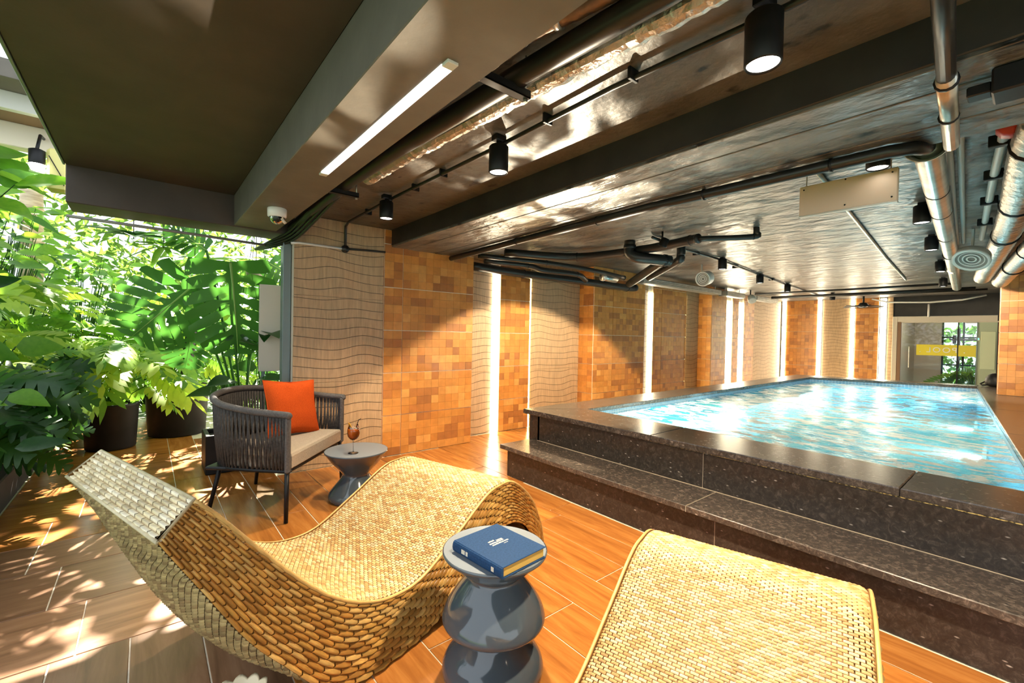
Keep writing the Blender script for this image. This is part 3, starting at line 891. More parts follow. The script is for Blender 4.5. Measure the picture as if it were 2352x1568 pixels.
def floodlight(x, y, z, aim, label, energy, size, blend=.15):  # lamp added for the light shapes on the tiled pilasters
    t = thing('added_flood_light', label, 'lamp', (x, y, z))
    M = (Vector(aim) - Vector((x, y, z))).normalized()
    Q = M.to_track_quat('Z', 'Y').to_matrix()
    MB().lathe([(.0, -.09), (.04, -.085), (.045, -.01), (.05, 0), (.044, .002)], 20, (x, y, z), Q).build('housing', MT['black_metal'], t, True)
    MB().lathe([(.044, .0), (0, -.012)], 20, (x, y, z), Q).build('lens', MT['lamp_reflector'], t, True)
    MB().tube([(x, y, z + .03), (x, y, CZ)], .01, 8).build('bracket', MT['black_metal'], t, True)
    ld = bpy.data.lights.new('added_flood', 'SPOT'); ld.energy = energy; ld.color = (1, .82, .55); ld.spot_size = size; ld.spot_blend = blend; ld.shadow_soft_size = .03
    lo = bpy.data.objects.new('added_flood', ld); col.objects.link(lo); lo.parent = t
    lo.matrix_basis = Matrix.Translation(M * .012) @ M.to_track_quat('-Z', 'Y').to_matrix().to_4x4()
floodlight(4.12, 2.55, 2.30, (4.12, 2.55 + 0.4602, 2.30 - 0.8878), 'black floodlight added beside the plumbing to light the tiled pilasters', 420, math.radians(102.6), .14)
spot_can(1.50, -1.2, 'unseen black can spotlight added behind the viewer to light the lounge', 2.25, .054, .15, 205)  # extra spot out of view, added for more light indoors
def pipe(name, pts, r, mt, label, cat, n=10, group=None, rings=None, smooth=True):
    t = thing(name, label, cat, pts[len(pts) // 2], group=group)
    MB().tube(pts, r, n).build('tube', MT[mt], t, smooth)
    if rings:
        for k, (p, d, rr) in enumerate(rings):
            d = Vector(d).normalized(); p = Vector(p)
            MB().tube([p - d * .006, p + d * .006], rr, max(n, 10)).build('band', MT['black_metal'], t, True)
    return t
# duct pair along the soffit
pipe('round_duct', [(1.16, -.4, 2.345), (1.145, .7, 2.345), (1.10, 1.3, 2.345), (1.04, 2.35, 2.345), (1.03, 3.0, 2.345), (1.05, 3.9, 2.34), (1.03, 4.45, 2.29)], .043, 'black_pipe',
     'thick glossy black duct running along the grey soffit', 'duct', 14)
def ruffled(pts, r, n=14, step=.02, amp=.08, seed=1):
    rn = random.Random(seed)
    c = smoothcurve(pts, 1)
    out, rr = [], []
    for a, b in zip(c[:-1], c[1:]):
        k = max(2, int((b - a).length / step))
        for i in range(k):
            out.append(a.lerp(b, i / k)); rr.append(r * (1 + amp * (rn.random() * 2 - 1)))
    out.append(c[-1]); rr.append(r)
    return out, rr
p_, r_ = ruffled([(1.285, -.3, 2.365), (1.255, .75, 2.365), (1.205, 1.32, 2.365), (1.14, 2.35, 2.37), (1.13, 2.9, 2.375)], .047, amp=.10)
fd = thing('foil_duct', 'crumpled silver foil wrapped duct beside the glossy black one', 'duct', (1.15, 1.5, 2.38))
MB().tube(p_, r_, 14).build('foil_wrap', MT['foil'], fd)
p_, r_ = ruffled([(1.115, -.3, 2.40), (1.085, .82, 2.40), (1.0, 1.17, 2.39), (.975, 1.37, 2.37)], .036, amp=.07, seed=4)
cd_ = thing('wrapped_pipe', 'copper toned tape wrapped pipe ending at the first slotted bracket', 'pipe', (1.05, .8, 2.38))
MB().tube(p_, r_, 12).build('wrap', MT['copper_wrap'], cd_, True)
MB().tube([(1.033, 1.03, 2.393), (1.026, 1.05, 2.393)], .042, 12).build('clamp', MT['galvanised'], cd_, True)
for lab, y, x0, x1 in (('slotted black bracket bar holding the ducts near the light bar', 1.33, .905, 1.16), ('slotted black bracket bar holding the ducts near the dome camera', 3.075, .905, 1.13)):
    t = thing('pipe_bracket', lab, 'bracket', (x0, y, 2.28), group='slotted duct brackets')
    MB().box(x0, y - .02, 2.278, x1, y + .02, 2.284, .001).box(x0, y - .02, 2.278, x1, y - .016, 2.31, .001).box(x0, y + .016, 2.278, x1, y + .02, 2.31, .001).build('channel', MT['black_metal'], t)
    for xx in (x0 + .012, x1 - .012):
        MB().tube([(xx, y, 2.27), (xx, y, CZ)], .004, 6).build('threaded_rod', MT['galvanised'], t, True)
        MB().lathe([(.009, 2.268), (.009, 2.277)], 6, (xx, y, 0), caps=True).build('nut', MT['galvanised'], t)
for k in range(4):
    a = .02 * k
    pts = smoothcurve([(1.0 + a, 2.6, 2.40 - .01 * k), (1.0 + a, 3.2, 2.37 - .015 * k), (1.02 + a, 3.9, 2.33 - .02 * k), (1.0 + a * .8, 4.45, 2.25 - .02 * k), (.90 + a * .3, 4.75, 2.19 - .015 * k), (.84 + a * .3, 5.1, 2.16)], 5)
    tag(MB().tube(pts, .013, 8).build('hose', MT['black_pipe'], None, True), ['top', 'second', 'third', 'lowest'][k] + ' of the black hoses bundled in the corner above the wavy wall', 'hose', 'hoses gathered in the corner')
# conduit with the spots
t = pipe('conduit', [(1.585, -.4, 2.415), (1.57, .6, 2.415), (1.53, 1.2, 2.415), (1.53, 2.0, 2.415), (1.50, 3.4, 2.415), (1.51, 4.35, 2.415), (1.525, 4.47, 2.40), (1.53, 4.49, 2.35), (1.53, 4.49, 2.19)], .0125, 'black_pipe',
         'long black conduit linking the three near spotlights and dropping down the wavy wall', 'conduit', 8)
for yy in (.1, 1.1, 1.6, 2.6, 3.0, 3.9):
    MB().box(1.50, yy - .008, 2.40, 1.56, yy + .008, CZ, .003).build('saddle', MT['black_metal'], t)
jb = thing('junction_box', 'round black junction box on the wavy wall with three tubes', 'junction box', (1.53, 4.50, 2.175))
MB().lathe([(0, .0), (.036, .0), (.04, .006), (.036, .03), (.0, .034)], 20, (1.53, 4.508, 2.175), Matrix.Rotation(PI / 2, 3, 'X')).build('box', MT['black_pipe'], jb, True)
for a in range(6):
    MB().lathe([(.005, 0), (.005, .006)], 6, (1.53 + .03 * math.cos(a), 4.474, 2.175 + .03 * math.sin(a)), Matrix.Rotation(PI / 2, 3, 'X'), caps=True).build('screw', MT['black_metal'], jb)
pipe('conduit', [(1.03, 4.49, 2.16), (1.10, 4.492, 2.172), (1.50, 4.492, 2.172)], .0125, 'white_plastic', 'cream tube running left from the junction box on the wavy wall', 'conduit', 8)
pipe('conduit', [(1.56, 4.492, 2.178), (1.75, 4.492, 2.19), (1.95, 4.492, 2.198)], .011, 'black_pipe', 'short black tube running right from the junction box to the amber tiles', 'conduit', 8)
dc = thing('dome_camera', 'white dome security camera under the grey soffit', 'camera', (.75, 3.70, 2.26))
MB().lathe([(.062, 2.262), (.066, 2.255), (.064, 2.20), (.055, 2.193)], 28, (.75, 3.70, 0)).build('base_ring', MT['white_plastic'], dc, True)
MB().lathe([(.05, 2.194)] + [(.05 * math.cos(a), 2.194 - .05 * math.sin(a)) for a in (.3, .6, .9, 1.2, 1.45)] + [(0, 2.144)], 24, (.75, 3.70, 0)).build('dome', MT['clear_glass'], dc, True)
MB().lathe([(0, -.03), (.022, -.03), (.026, -.02), (.026, .02), (0, .03)], 16, (.75, 3.69, 2.18), Matrix.Rotation(PI / 2.6, 3, 'X')).build('lens', MT['black_metal'], dc, True)
MB().tube([(.775, 3.67, 2.185), (.80, 3.66, 2.15)], .011, 8).build('cable_plug', MT['beige_sign'], dc, True)

# pool ceiling: pipes
pipe('beam_pipe', [(2.76, 4.48, 2.232), (2.69, 3.2, 2.232), (2.625, 1.7, 2.232), (2.645, .48, 2.232), (2.68, .40, 2.235), (2.80, .375, 2.26), (2.92, .38, 2.30)], .030, 'black_pipe', 'long black pipe hugging the far edge of the dark beam', 'pipe', 12,
     rings=[((x_, y, 2.232), (0, 1, 0), .034) for x_, y in ((2.641, .7), (2.631, 1.35), (2.65, 2.2), (2.69, 3.2))])
pipe('silver_duct', [(2.98, .385, 2.33), (3.05, .395, 2.33), (4.47, .50, 2.33), (7.0, .68, 2.33), (10.9, .98, 2.33)], .06, 'galvanised', 'long straight silver duct pointing at the far door', 'duct', 18,
     rings=[((x, .395 + (x - 3.05) * .0745, 2.33), (1, .0745, 0), .0625) for x in (3.9, 4.55, 5.6, 6.8, 8.2)])
t = thing('duct_cowl', 'flared open end where the silver duct meets the beam pipe', 'duct cowl', (2.98, .385, 2.33))
MB().lathe([(.06, 0), (.075, -.05), (.095, -.09), (.09, -.09), (.072, -.05), (.057, 0)], 20, (3.02, .39, 2.33), Vector((1, .07, 0)).to_track_quat('Z', 'Y').to_matrix()).build('flare', MT['galvanised'], t, True)
t = pipe('runner_pipe', [(1.2, .15, 2.215), (1.6, .187, 2.215), (2.0, .222, 2.215)], .024, 'black_pipe', 'pipe crossing under the dark beam, black first and then bare silver', 'pipe', 12,
         rings=[((2.03, .224, 2.215), (1, .075, 0), .033), ((2.35, .25, 2.215), (1, .075, 0), .031)])
MB().tube([(1.99, .221, 2.215), (2.70, .275, 2.215)], .027, 12).build('sleeve', MT['galvanised'], t, True)
for k, (ya, yb) in enumerate(((.345, .60), (.30, .555))):
    pipe('thin_conduit', [(2.85, ya - .03, 2.41), (3.27, ya, 2.41), (6.6, yb, 2.41)], .016, 'alu_white', ('left' if k == 0 else 'right') + ' one of the twin thin silver conduits right of the big duct', 'conduit', 8, 'twin conduits')
t = pipe('sprinkler_pipe', [(2.83, .08, 2.35), (2.95, .10, 2.37), (3.2, .14, 2.39), (3.95, .21, 2.39), (6.34, .408, 2.39)], (.022), 'alu_white', 'white sprinkler pipe at the right with black clamps and red valve', 'pipe', 10)
for x in (3.35, 4.0, 4.7, 5.5):
    y = .21 + (x - 3.95) * .083
    MB().box(x - .02, y - .045, 2.36, x + .02, y + .045, 2.42, .004).tube([(x, y, 2.415), (x, y, CZ)], .006, 6).build('clamp', MT['black_metal'], t)
MB().tube([(3.02, .115, 2.36), (3.1, .12, 2.36)], .05, 10).build('valve', MT['red_valve'], t, True)
MB().tube([(2.98, .2, 2.40), (3.03, .11, 2.39), (3.10, .03, 2.40)], .016, 8).build('valve_arm', MT['black_metal'], t, True)
t = thing('control_box', 'black square box with a short arm under the ceiling at the right edge', 'box', (2.21, .075, 2.18))
MB().box(2.15, .02, 2.18, 2.27, .13, 2.266, .006).build('housing', MT['black_metal'], t)
MB().box(2.18, .13, 2.20, 2.24, .19, 2.235, .004).build('arm', MT['black_metal'], t)
def flex(pts, r, label, seed):
    c = smoothcurve(pts, 40)
    rr = [r * (1 + .06 * math.sin(i * 1.9) + .03 * noise.noise(Vector((i * .3, seed, 0)))) for i in range(len(c))]
    t = thing('flexible_duct', label, 'duct', pts[1], group='flexible silver ducts')
    MB().tube(c, rr, 16).build('hose', MT['foil'], t, True)
    for q in (30, 75, 110):
        d = (c[q + 1] - c[q]).normalized()
        MB().tube([c[q] - d * .012, c[q] + d * .012], r * 1.12, 16).build('strap', MT['black_metal'], t, True)
flex([(2.9, .0, 2.31), (3.41, .055, 2.31), (4.68, .14, 2.30), (6.2, .27, 2.30), (9.0, .56, 2.28)], .085, 'left one of the fat ribbed foil ducts at the right edge', 1)
flex([(4.4, -.16, 2.26), (5.4, -.03, 2.26), (6.6, .11, 2.25), (8.0, .27, 2.24), (9.3, .40, 2.24)], .085, 'right one of the fat ribbed foil ducts, ending by the amber pillar', 2)
def speaker(x, y, z, d, r, label, depth=.13):
    t = thing('round_speaker', label, 'speaker', (x, y, z), group='round white ceiling fittings')
    M = Vector(d).normalized().to_track_quat('Z', 'Y').to_matrix()
    MB().lathe([(r * .72, -depth), (r * .95, -depth * .8), (r, -.03), (r * 1.05, -.01), (r * 1.02, .008), (r * .86, .0)], 30, (x, y, z), M).build('shell', MT['white_plastic'], t, True)
    MB().lathe([(r * .86, .0), (r * .6, -.018), (0, -.03)], 30, (x, y, z), M).build('grille', MT['vent_grey'], t, True); grl = [c for c in t.children if c.name.startswith('grille')][0]
    for q in (.66, .42, .2):
        MB().lathe([(r * q, -.018 + .004), (r * q + .006, -.008), (r * q + .012, -.014)], 26, (x, y, z), M).build('ring', MT['white_plastic'], grl, True)
    return t
t = speaker(6.24, 3.19, 2.215, (-.95, -.02, -.22), .105, 'white round speaker hanging over the left pool edge', .20)
MB().tube([(6.33, 3.25, 2.25), (6.36, 3.27, CZ)], .012, 8).build('bracket', MT['white_plastic'], t)
t = speaker(6.02, .453, 2.14, (-.6, .15, -.75), .13, 'large white round fitting beside the end of the silver duct', .09)
MB().tube([(6.07, .45, 2.19), (6.1, .45, CZ)], .012, 8).build('bracket', MT['white_plastic'], t)
# hanging sign (its back, blank)
t = thing('hanging_sign', 'blank beige rectangular sign hanging over the pool', 'sign', (3.285, .79, 2.15))
sgb = MB().box(3.27, .545, 2.155, 3.30, 1.035, 2.345, .004).build('board', MT['beige_sign'], t)
MB().box(3.266, .545, 2.148, 3.304, 1.035, 2.156, .002).build('edge_strip', MT['white_plastic'], t)
for yy in (.58, 1.0):
    MB().tube([(3.285, yy, 2.34), (3.285, yy, CZ)], .0035, 6).build('hanger', MT['galvanised'], t)
for yy, zz in ((.57, 2.32), (1.01, 2.32), (.57, 2.18), (.79, 2.18), (.79, 2.335)):
    MB().lathe([(.005, 0), (.004, .003)], 8, (3.268, yy, zz), Matrix.Rotation(-PI / 2, 3, 'Y'), caps=True).build('screw', MT['black_metal'], sgb)
t = pipe('conduit', [(3.3, .95, 2.435), (4.53, 1.064, 2.435), (7.29, 1.31, 2.435), (10.1, 1.535, 2.435)], .014, 'galvanised', 'pale conduit running diagonally behind the hanging sign', 'conduit', 8)
t = pipe('conduit', [(4.2, 2.72, 2.43), (5.03, 2.82, 2.43), (6.0, 2.84, 2.43), (7.88, 3.05, 2.43), (9.6, 3.22, 2.43), (12.5, 3.45, 2.43)], .016, 'black_pipe', 'black conduit carrying the spotlights above the left pool edge', 'conduit', 8)
for x in (5.4, 6.8, 8.6):
    MB().box(x - .02, 2.78 + (x - 5) * .085, 2.41, x + .02, 2.86 + (x - 5) * .085, CZ, .003).build('saddle', MT['black_metal'], t)
for k, (y0_, y1_, zz, x_) in enumerate(((4.3, 1.0, 2.40, 10.9), (4.2, .8, 2.36, 11.6), (3.3, .7, 2.41, 12.5))):
    pipe('cross_conduit', [(x_, y0_, zz), (x_ + .05, (y0_ + y1_) / 2, zz), (x_, y1_, zz)], .02 + .012 * (k == 1), 'black_pipe', ['near', 'thick middle', 'far'][k] + ' black pipe crossing the pool ceiling in front of the far wall', 'pipe', 8, 'cross pipes before the far wall')
pipe('cross_conduit', [(13.2, 2.6, 2.36), (13.2, 2.3, 2.27), (13.2, 1.6, 2.24), (13.2, 1.1, 2.27), (13.2, .75, 2.35)], .018, 'white_plastic', 'cream tube sagging above the glass door', 'pipe', 8)
pipe('door_tube', [(13.95, 1.70, 2.25), (13.95, 1.70, 1.95)], .022, 'white_plastic', 'short cream tube running down to the door frame', 'pipe', 8)
# plumbing cluster in the corner
def el(pts, n=5): return smoothcurve(pts, n)
CL = [([(3.15, 4.60, 2.20), (4.0, 4.60, 2.19), (5.0, 4.44, 2.17), (6.1, 4.40, 2.16), (6.3, 4.36, 2.17)], .055, 'lowest long black drain pipe along the top of the tiled wall'),
      ([(3.37, 4.23, 2.35), (4.2, 3.80, 2.35), (4.36, 2.9, 2.35), (4.32, 2.35, 2.36), (4.30, 2.25, 2.36)], .05, 'thick black pipe curving out over the pool corner'),
      ([(4.30, 2.28, 2.36), (4.59, 1.84, 2.36), (4.60, 1.82, 2.40), (4.60, 1.82, CZ)], .028, 'thin black pipe with an upturned elbow under the pool ceiling'),
      ([(3.1, 4.40, 2.30), (4.0, 4.15, 2.29), (4.8, 4.05, 2.27), (5.6, 4.10, 2.25)], .032, 'middle black pipe of the corner plumbing bundle'),
      ([(3.3, 4.55, 2.28), (3.9, 4.40, 2.27), (4.1, 4.30, 2.22), (4.7, 4.25, 2.22), (5.0, 4.34, 2.17)], .038, 'black pipe with a double bend in the corner plumbing bundle')]
for k, (pts, r, lab) in enumerate(CL):
    pipe('drain_pipe', el(pts, 6), r, 'black_pipe', lab, 'pipe', 14, 'corner plumbing',
         rings=[(Vector(pts[1]), Vector(pts[2]) - Vector(pts[0]), r * 1.12)] + ([(Vector(pts[3]), Vector(pts[3]) - Vector(pts[2]), r * 1.1)] if len(pts) > 3 and k != 2 else []))
t = thing('drain_stack', 'fat black vertical pipe with a slanting branch in the plumbing cluster', 'pipe', (4.35, 2.95, 2.2), group='corner plumbing')
MB().tube(el([(4.26, 3.05, CZ), (4.26, 3.05, 2.32), (4.30, 2.98, 2.26), (4.45, 2.85, 2.24), (4.62, 2.75, 2.23)], 5), .062, 16).build('elbow', MT['black_pipe'], t, True)
MB().tube(el([(4.58, 2.80, 2.24), (4.9, 3.2, 2.2), (5.6, 4.0, 2.15)], 4), .055, 14).build('branch', MT['black_pipe'], t, True)
MB().tube(el([(4.9, 2.78, CZ), (4.9, 2.78, 2.33), (4.95, 2.86, 2.27), (5.5, 3.6, 2.2)], 5), .05, 14).build('second_elbow', MT['black_pipe'], t, True)
MB().tube([(4.26, 3.05, 2.36), (4.26, 3.05, 2.40)], .07, 16).build('collar', MT['black_metal'], t, True)
MB().tube([(4.55, 2.80, 2.235), (4.58, 2.78, 2.233)], .07, 16).build('collar', MT['black_metal'], t, True)
t = thing('pipe_coupling', 'pale silver coupling among the black corner pipes', 'coupling', (5.3, 4.15, 2.22))
MB().tube([(5.15, 4.16, 2.225), (5.45, 4.14, 2.215)], .055, 14).build('sleeve', MT['galvanised'], t, True)
for x in (5.17, 5.43):
    MB().tube([(x - .012, 4.16, 2.225), (x + .012, 4.16, 2.225)], .062, 14).build('collar', MT['alu_white'], t, True)
for k, (x0_, x1_, yy, hh) in enumerate(((6.45, 9.3, 4.42, .10), (9.5, 10.4, 4.40, .10), (10.9, 12.2, 4.35, .10))):
    t = thing('air_vent', ['long grey ventilation box above the second light strip', 'short grey ventilation box with a silver fitting', 'far grey ventilation box near the corner'][k], 'vent box', (x0_, yy, 2.2), group='ventilation boxes on the wall top')
    MB().box(x0_, yy - .09, 2.27, x1_, yy + .09, 2.27 + hh, .006).build('casing', MT['vent_grey'], t)
    for q in range(3):
        MB().box(x0_ + .02, yy - .095, 2.285 + q * .028, x1_ - .02, yy - .088, 2.30 + q * .028, .002).build('louvre', MT['galvanised'], t)
    for xx in (x0_ + .1, x1_ - .1):
        MB().tube([(xx, yy, 2.36), (xx, yy, CZ)], .006, 6).build('rod', MT['galvanised'], t)
t = thing('wall_lamp_head', 'silver projector lamp head at the far left top of the tiled wall', 'lamp', (10.35, 4.2, 2.25))
MB().lathe([(.03, -.10), (.07, -.08), (.085, .05), (.075, .06), (0, .03)], 20, (10.35, 4.15, 2.24), Vector((-.5, -.4, -.6)).normalized().to_track_quat('Z', 'Y').to_matrix()).build('head', MT['alu_white'], t, True)
MB().tube([(10.4, 4.2, 2.30), (10.4, 4.2, CZ)], .014, 8).build('stem', MT['black_metal'], t)
# wall fan in front of the far wall
t = thing('wall_fan', 'black ceiling fan seen edge-on in front of the far tile panel', 'fan', (13.4, 2.8, 2.2))
MB().tube([(13.4, 2.8, CZ), (13.4, 2.8, 2.27)], .02, 8).build('rod', MT['black_metal'], t)
MB().lathe([(0, 2.30), (.07, 2.29), (.10, 2.24), (.08, 2.19), (0, 2.17)], 20, (13.4, 2.8, 0)).build('motor', MT['black_metal'], t, True)
for k in range(4):
    M = Matrix.Translation((13.4, 2.8, 2.21)) @ Matrix.Rotation(k * PI / 2 + .5, 4, 'Z') @ Matrix.Rotation(.3, 4, 'X')
    MB().box(.08, -.05, -.006, .36, .05, .006, .004, M).build('blade', MT['black_metal'], t)
MB().tube([(13.4 + .38 * math.cos(a * PI / 14), 2.8 + .38 * math.sin(a * PI / 14), 2.19) for a in range(28)], .009, 6, True).build('guard_ring', MT['black_metal'], t, True)

# ------------------------------------------------------------------ rattan wave loungers
TOP1 = [(-.55, .875), (-.505, .83), (-.455, .77), (-.365, .66), (-.235, .51), (-.12, .40), (.015, .31), (.165, .26), (.34, .265), (.575, .375), (.785, .485), (.905, .512), (1.06, .495), (1.26, .345), (1.385, .15), (1.43, .004)]
LOW1 = [(-.64, .795), (-.612, .745), (-.58, .69), (-.53, .605), (-.415, .41), (-.30, .26), (-.14, .08), (.06, .004), (.30, .004), (.53, .07), (.70, .19), (.86, .262), (1.02, .272), (1.17, .20), (1.26, .08), (1.30, .004)]
TOP2 = [(-.52, .55), (-.46, .52), (-.40, .49), (-.33, .455), (-.25, .415), (-.15, .365), (.0, .305), (.165, .265)] + TOP1[8:]
LOW2 = [(-.52, .42), (-.46, .36), (-.41, .30), (-.36, .22), (-.29, .15), (-.22, .09), (-.09, .02), (.06, .004)] + LOW1[8:]
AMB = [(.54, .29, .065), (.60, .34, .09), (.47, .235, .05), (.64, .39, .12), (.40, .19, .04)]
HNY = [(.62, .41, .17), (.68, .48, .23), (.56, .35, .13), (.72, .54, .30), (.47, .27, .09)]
SUN_PAL = [(.62, .52, .32), (.70, .60, .40), (.54, .44, .26), (.74, .66, .48)]
def pills(mb, S, nu, nv, hgt, pal, rn, u0=0., u1=1., v0=0., v1=1., var=.12, uw=.90, vw=.86):
    """woven strand segments on S(u, v) -> (point, normal): rows run along u, laid like bricks"""
    us, vs_ = (0, .16, .5, .84, 1), (0, .5, 1)
    for j in range(nv):
        b0, b1 = v0 + (v1 - v0) * (j + (1 - vw) / 2) / nv, v0 + (v1 - v0) * (j + 1 - (1 - vw) / 2) / nv
        for i in range(-1, nu + 1):
            a0 = i + (.5 if j % 2 else 0)
            a1 = a0 + uw
            a0, a1 = max(0, a0), min(nu, a1)
            if a1 - a0 < .12: continue
            a0, a1 = u0 + (u1 - u0) * a0 / nu, u0 + (u1 - u0) * a1 / nu
            V = []
            hh = hgt * (.85 + .3 * rn.random())
            for qu in us:
                for qv in vs_:
                    p, n = S(a0 + (a1 - a0) * qu, b0 + (b1 - b0) * qv)
                    k = (.30 + .70 * math.sin(PI * qu)) if qv == .5 else -.25
                    V.append(p + n * (hh * k))
            F = []
            for x in range(4):
                for y in range(2):
                    F.append((x * 3 + y, (x + 1) * 3 + y, (x + 1) * 3 + y + 1, x * 3 + y + 1))
            c = rn.choice(pal)
            q = 1 + var * (rn.random() * 2 - 1)
            mb.add(V, F, tuple(x * q for x in c))
def lounger(label, loc, rz, top, low, W, cover=True, seed=1, bulge=.07):
    t = thing('rattan_lounger', label, 'lounger', loc, rz, 'rattan wave loungers', world=False)
    rn = random.Random(seed)
    NS = 14
    T = [Vector((p.x, 0, p.z)) for p in smoothcurve([(a, 0, b) for a, b in top], NS)]
    B = [Vector((p.x, 0, max(p.z, .002))) for p in smoothcurve([(a, 0, b) for a, b in low], NS)]
    n = len(T)
    # arc length parametrisation of the top curve
    ac = [0]
    for i in range(1, n): ac.append(ac[-1] + (T[i] - T[i - 1]).length)
    tot = ac[-1]
    def at(u):
        s_ = min(max(u, 0), 1) * tot
        lo, hi = 0, n - 1
        while hi - lo > 1:
            md = (lo + hi) // 2
            if ac[md] <= s_: lo = md
            else: hi = md
        f = (s_ - ac[lo]) / max(1e-9, ac[hi] - ac[lo])
        return T[lo].lerp(T[hi], f), B[lo].lerp(B[hi], f), (T[hi] - T[lo]).normalized()
    def Stop(u, v):       # u across the width, v along the length
        p, _, d = at(v)
        e = max(0, 1 - min(u, 1 - u) / .035)
        nn = Vector((-d.z, 0, d.x))
        return p + Vector((0, u * W, 0)) - nn * (.014 * e * e), nn
    def Sside(near):
        def S(u, v):
            p, b, d = at(u)
            q = b.lerp(p, v)
            fl = .028 * (1 - v) * (1 - v)
            return q + Vector((0, -fl if near else W + fl, 0)), Vector((0, -1 if near else 1, 0))
        return S
    def Sbot(u, v):
        p, b, d = at(v)
        d2 = (at(min(1, v + .01))[1] - at(max(0, v - .01))[1])
        d2 = d2.normalized() if d2.length > 1e-6 else d
        nn = Vector((d2.z, 0, -d2.x))
        k = 0 if b.z < .03 else min(1, (b.z - .03) / .2) * math.sin(PI * min(1, max(0, v / .62))) if v < .62 else 0
        return b + Vector((0, u * W, 0)) + nn * (bulge * k * 4 * u * (1 - u)), nn
    def Send(u, v):       # head end
        p, b, d = at(0)
        return b.lerp(p, v) + Vector((0, u * W, 0)), -d
    def sheet(S, nu, nv, off, mtc):
        V, F = [], []
        for j in range(nv + 1):
            for i in range(nu + 1):
                p, nn = S(i / nu, j / nv)
                V.append(p - nn * off)
        for j in range(nv):
            for i in range(nu):
                F.append((j * (nu + 1) + i, j * (nu + 1) + i + 1, (j + 1) * (nu + 1) + i + 1, (j + 1) * (nu + 1) + i))
        return MB().add(V, F, mtc)
    core = MB()
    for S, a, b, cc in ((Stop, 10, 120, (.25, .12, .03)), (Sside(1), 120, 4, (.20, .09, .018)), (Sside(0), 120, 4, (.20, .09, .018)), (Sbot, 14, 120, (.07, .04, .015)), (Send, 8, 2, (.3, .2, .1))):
        q = sheet(S, a, b, .003, cc)
        core.add(q.v, q.f, cc)
    core.build('shell', MT['rattan'], t, True, False)
    cu = 0.
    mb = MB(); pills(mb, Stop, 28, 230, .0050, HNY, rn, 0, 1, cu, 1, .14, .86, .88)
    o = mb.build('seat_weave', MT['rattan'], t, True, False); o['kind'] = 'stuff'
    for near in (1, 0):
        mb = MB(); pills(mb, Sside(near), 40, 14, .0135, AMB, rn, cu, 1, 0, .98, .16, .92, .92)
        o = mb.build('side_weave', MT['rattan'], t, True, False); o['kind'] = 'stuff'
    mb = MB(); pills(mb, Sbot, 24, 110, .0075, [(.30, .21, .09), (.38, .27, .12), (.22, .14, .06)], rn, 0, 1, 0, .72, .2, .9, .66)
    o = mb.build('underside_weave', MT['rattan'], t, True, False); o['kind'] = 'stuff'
    for near in (1, 0):
        pts = [at(i / 120)[0] + Vector((0, -.004 if near else W + .004, -.004)) for i in range(121)]
        MB().tube(pts, .0065, 8, c=(.60, .38, .13)).build('edge_piping', MT['rattan'], t, True, False)
    if cover:             # squared-off head end, same rattan, with sunlight put into a paler colour
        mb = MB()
        pills(mb, Send, 15, 8, .012, SUN_PAL, rn, 0, 1, .0, 1, .12, .92, .92)
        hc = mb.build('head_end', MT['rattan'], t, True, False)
        hc['kind'] = 'stuff'; hc['label'] = 'woven head end with sunlight painted in as paler colour'
        p, b, d = at(0)
        ring = [b + Vector((0, -.028, 0)), p + Vector((0, -.004, .0)), p + Vector((0, W + .004, .0)), b + Vector((0, W + .028, 0))]
        MB().tube(ring, .0055, 8, True, c=(.52, .44, .28)).build('end_seam', MT['rattan'], hc, True, False)
    return t
A1 = math.radians(16.5)
lounger('rattan wave lounger with head end in painted sunlight beside the blue book table', (.63, 1.65, 0), A1, TOP1, LOW1, .82, True, 3)
A2 = math.radians(14.7)
lounger('honey coloured rattan wave lounger cut off by the bottom edge', (.90, .094, 0), A2, TOP2, LOW2, .745, False, 5)

# ------------------------------------------------------------------ hourglass side tables
def fine(prof, n=4):
    return [(p.x, p.y) for p in smoothcurve([(r, z, 0) for r, z in prof], n)]
ta = thing('side_table', 'glossy slate blue double hourglass side table under the blue book', 'side table', (1.075, 1.375, 0), world=False)
body = [(.0, .002), (.175, .002), (.198, .018), (.20, .045), (.185, .075), (.150, .105), (.120, .138), (.106, .160), (.118, .176), (.155, .192), (.190, .210), (.204, .228), (.202, .248), (.188, .282), (.158, .328), (.124, .370), (.106, .394), (.112, .406), (.14, .43), (.175, .46), (.198, .482)]
MB().lathe(fine(body, 3), 56).build('body', MT['stone_blue'], ta, True, False)
MB().lathe([(.198, .482), (.207, .489), (.208, .497), (.203, .5)], 56).build('rim', MT['stone_blue'], ta, True, False)
MB().lathe([(.203, .4995), (.0, .5005)][::1], 56).build('top', MT['table_top'], ta, True, False)
tb = thing('side_table', 'glossy slate blue single hourglass table under the orange drink', 'side table', (1.315, 3.53, 0), world=False)
body = [(.0, .002), (.18, .002), (.205, .012), (.212, .035), (.20, .065), (.165, .11), (.125, .16), (.105, .195), (.110, .215), (.14, .25), (.18, .295), (.218, .345), (.238, .375)]
MB().lathe(fine(body, 3), 56).build('body', MT['stone_blue'], tb, True, False)
MB().lathe([(.238, .375), (.246, .383), (.246, .389), (.242, .392)], 56).build('rim', MT['stone_blue'], tb, True, False)
MB().lathe([(.242, .3915), (0, .3925)], 56).build('top', MT['table_top'], tb, True, False)

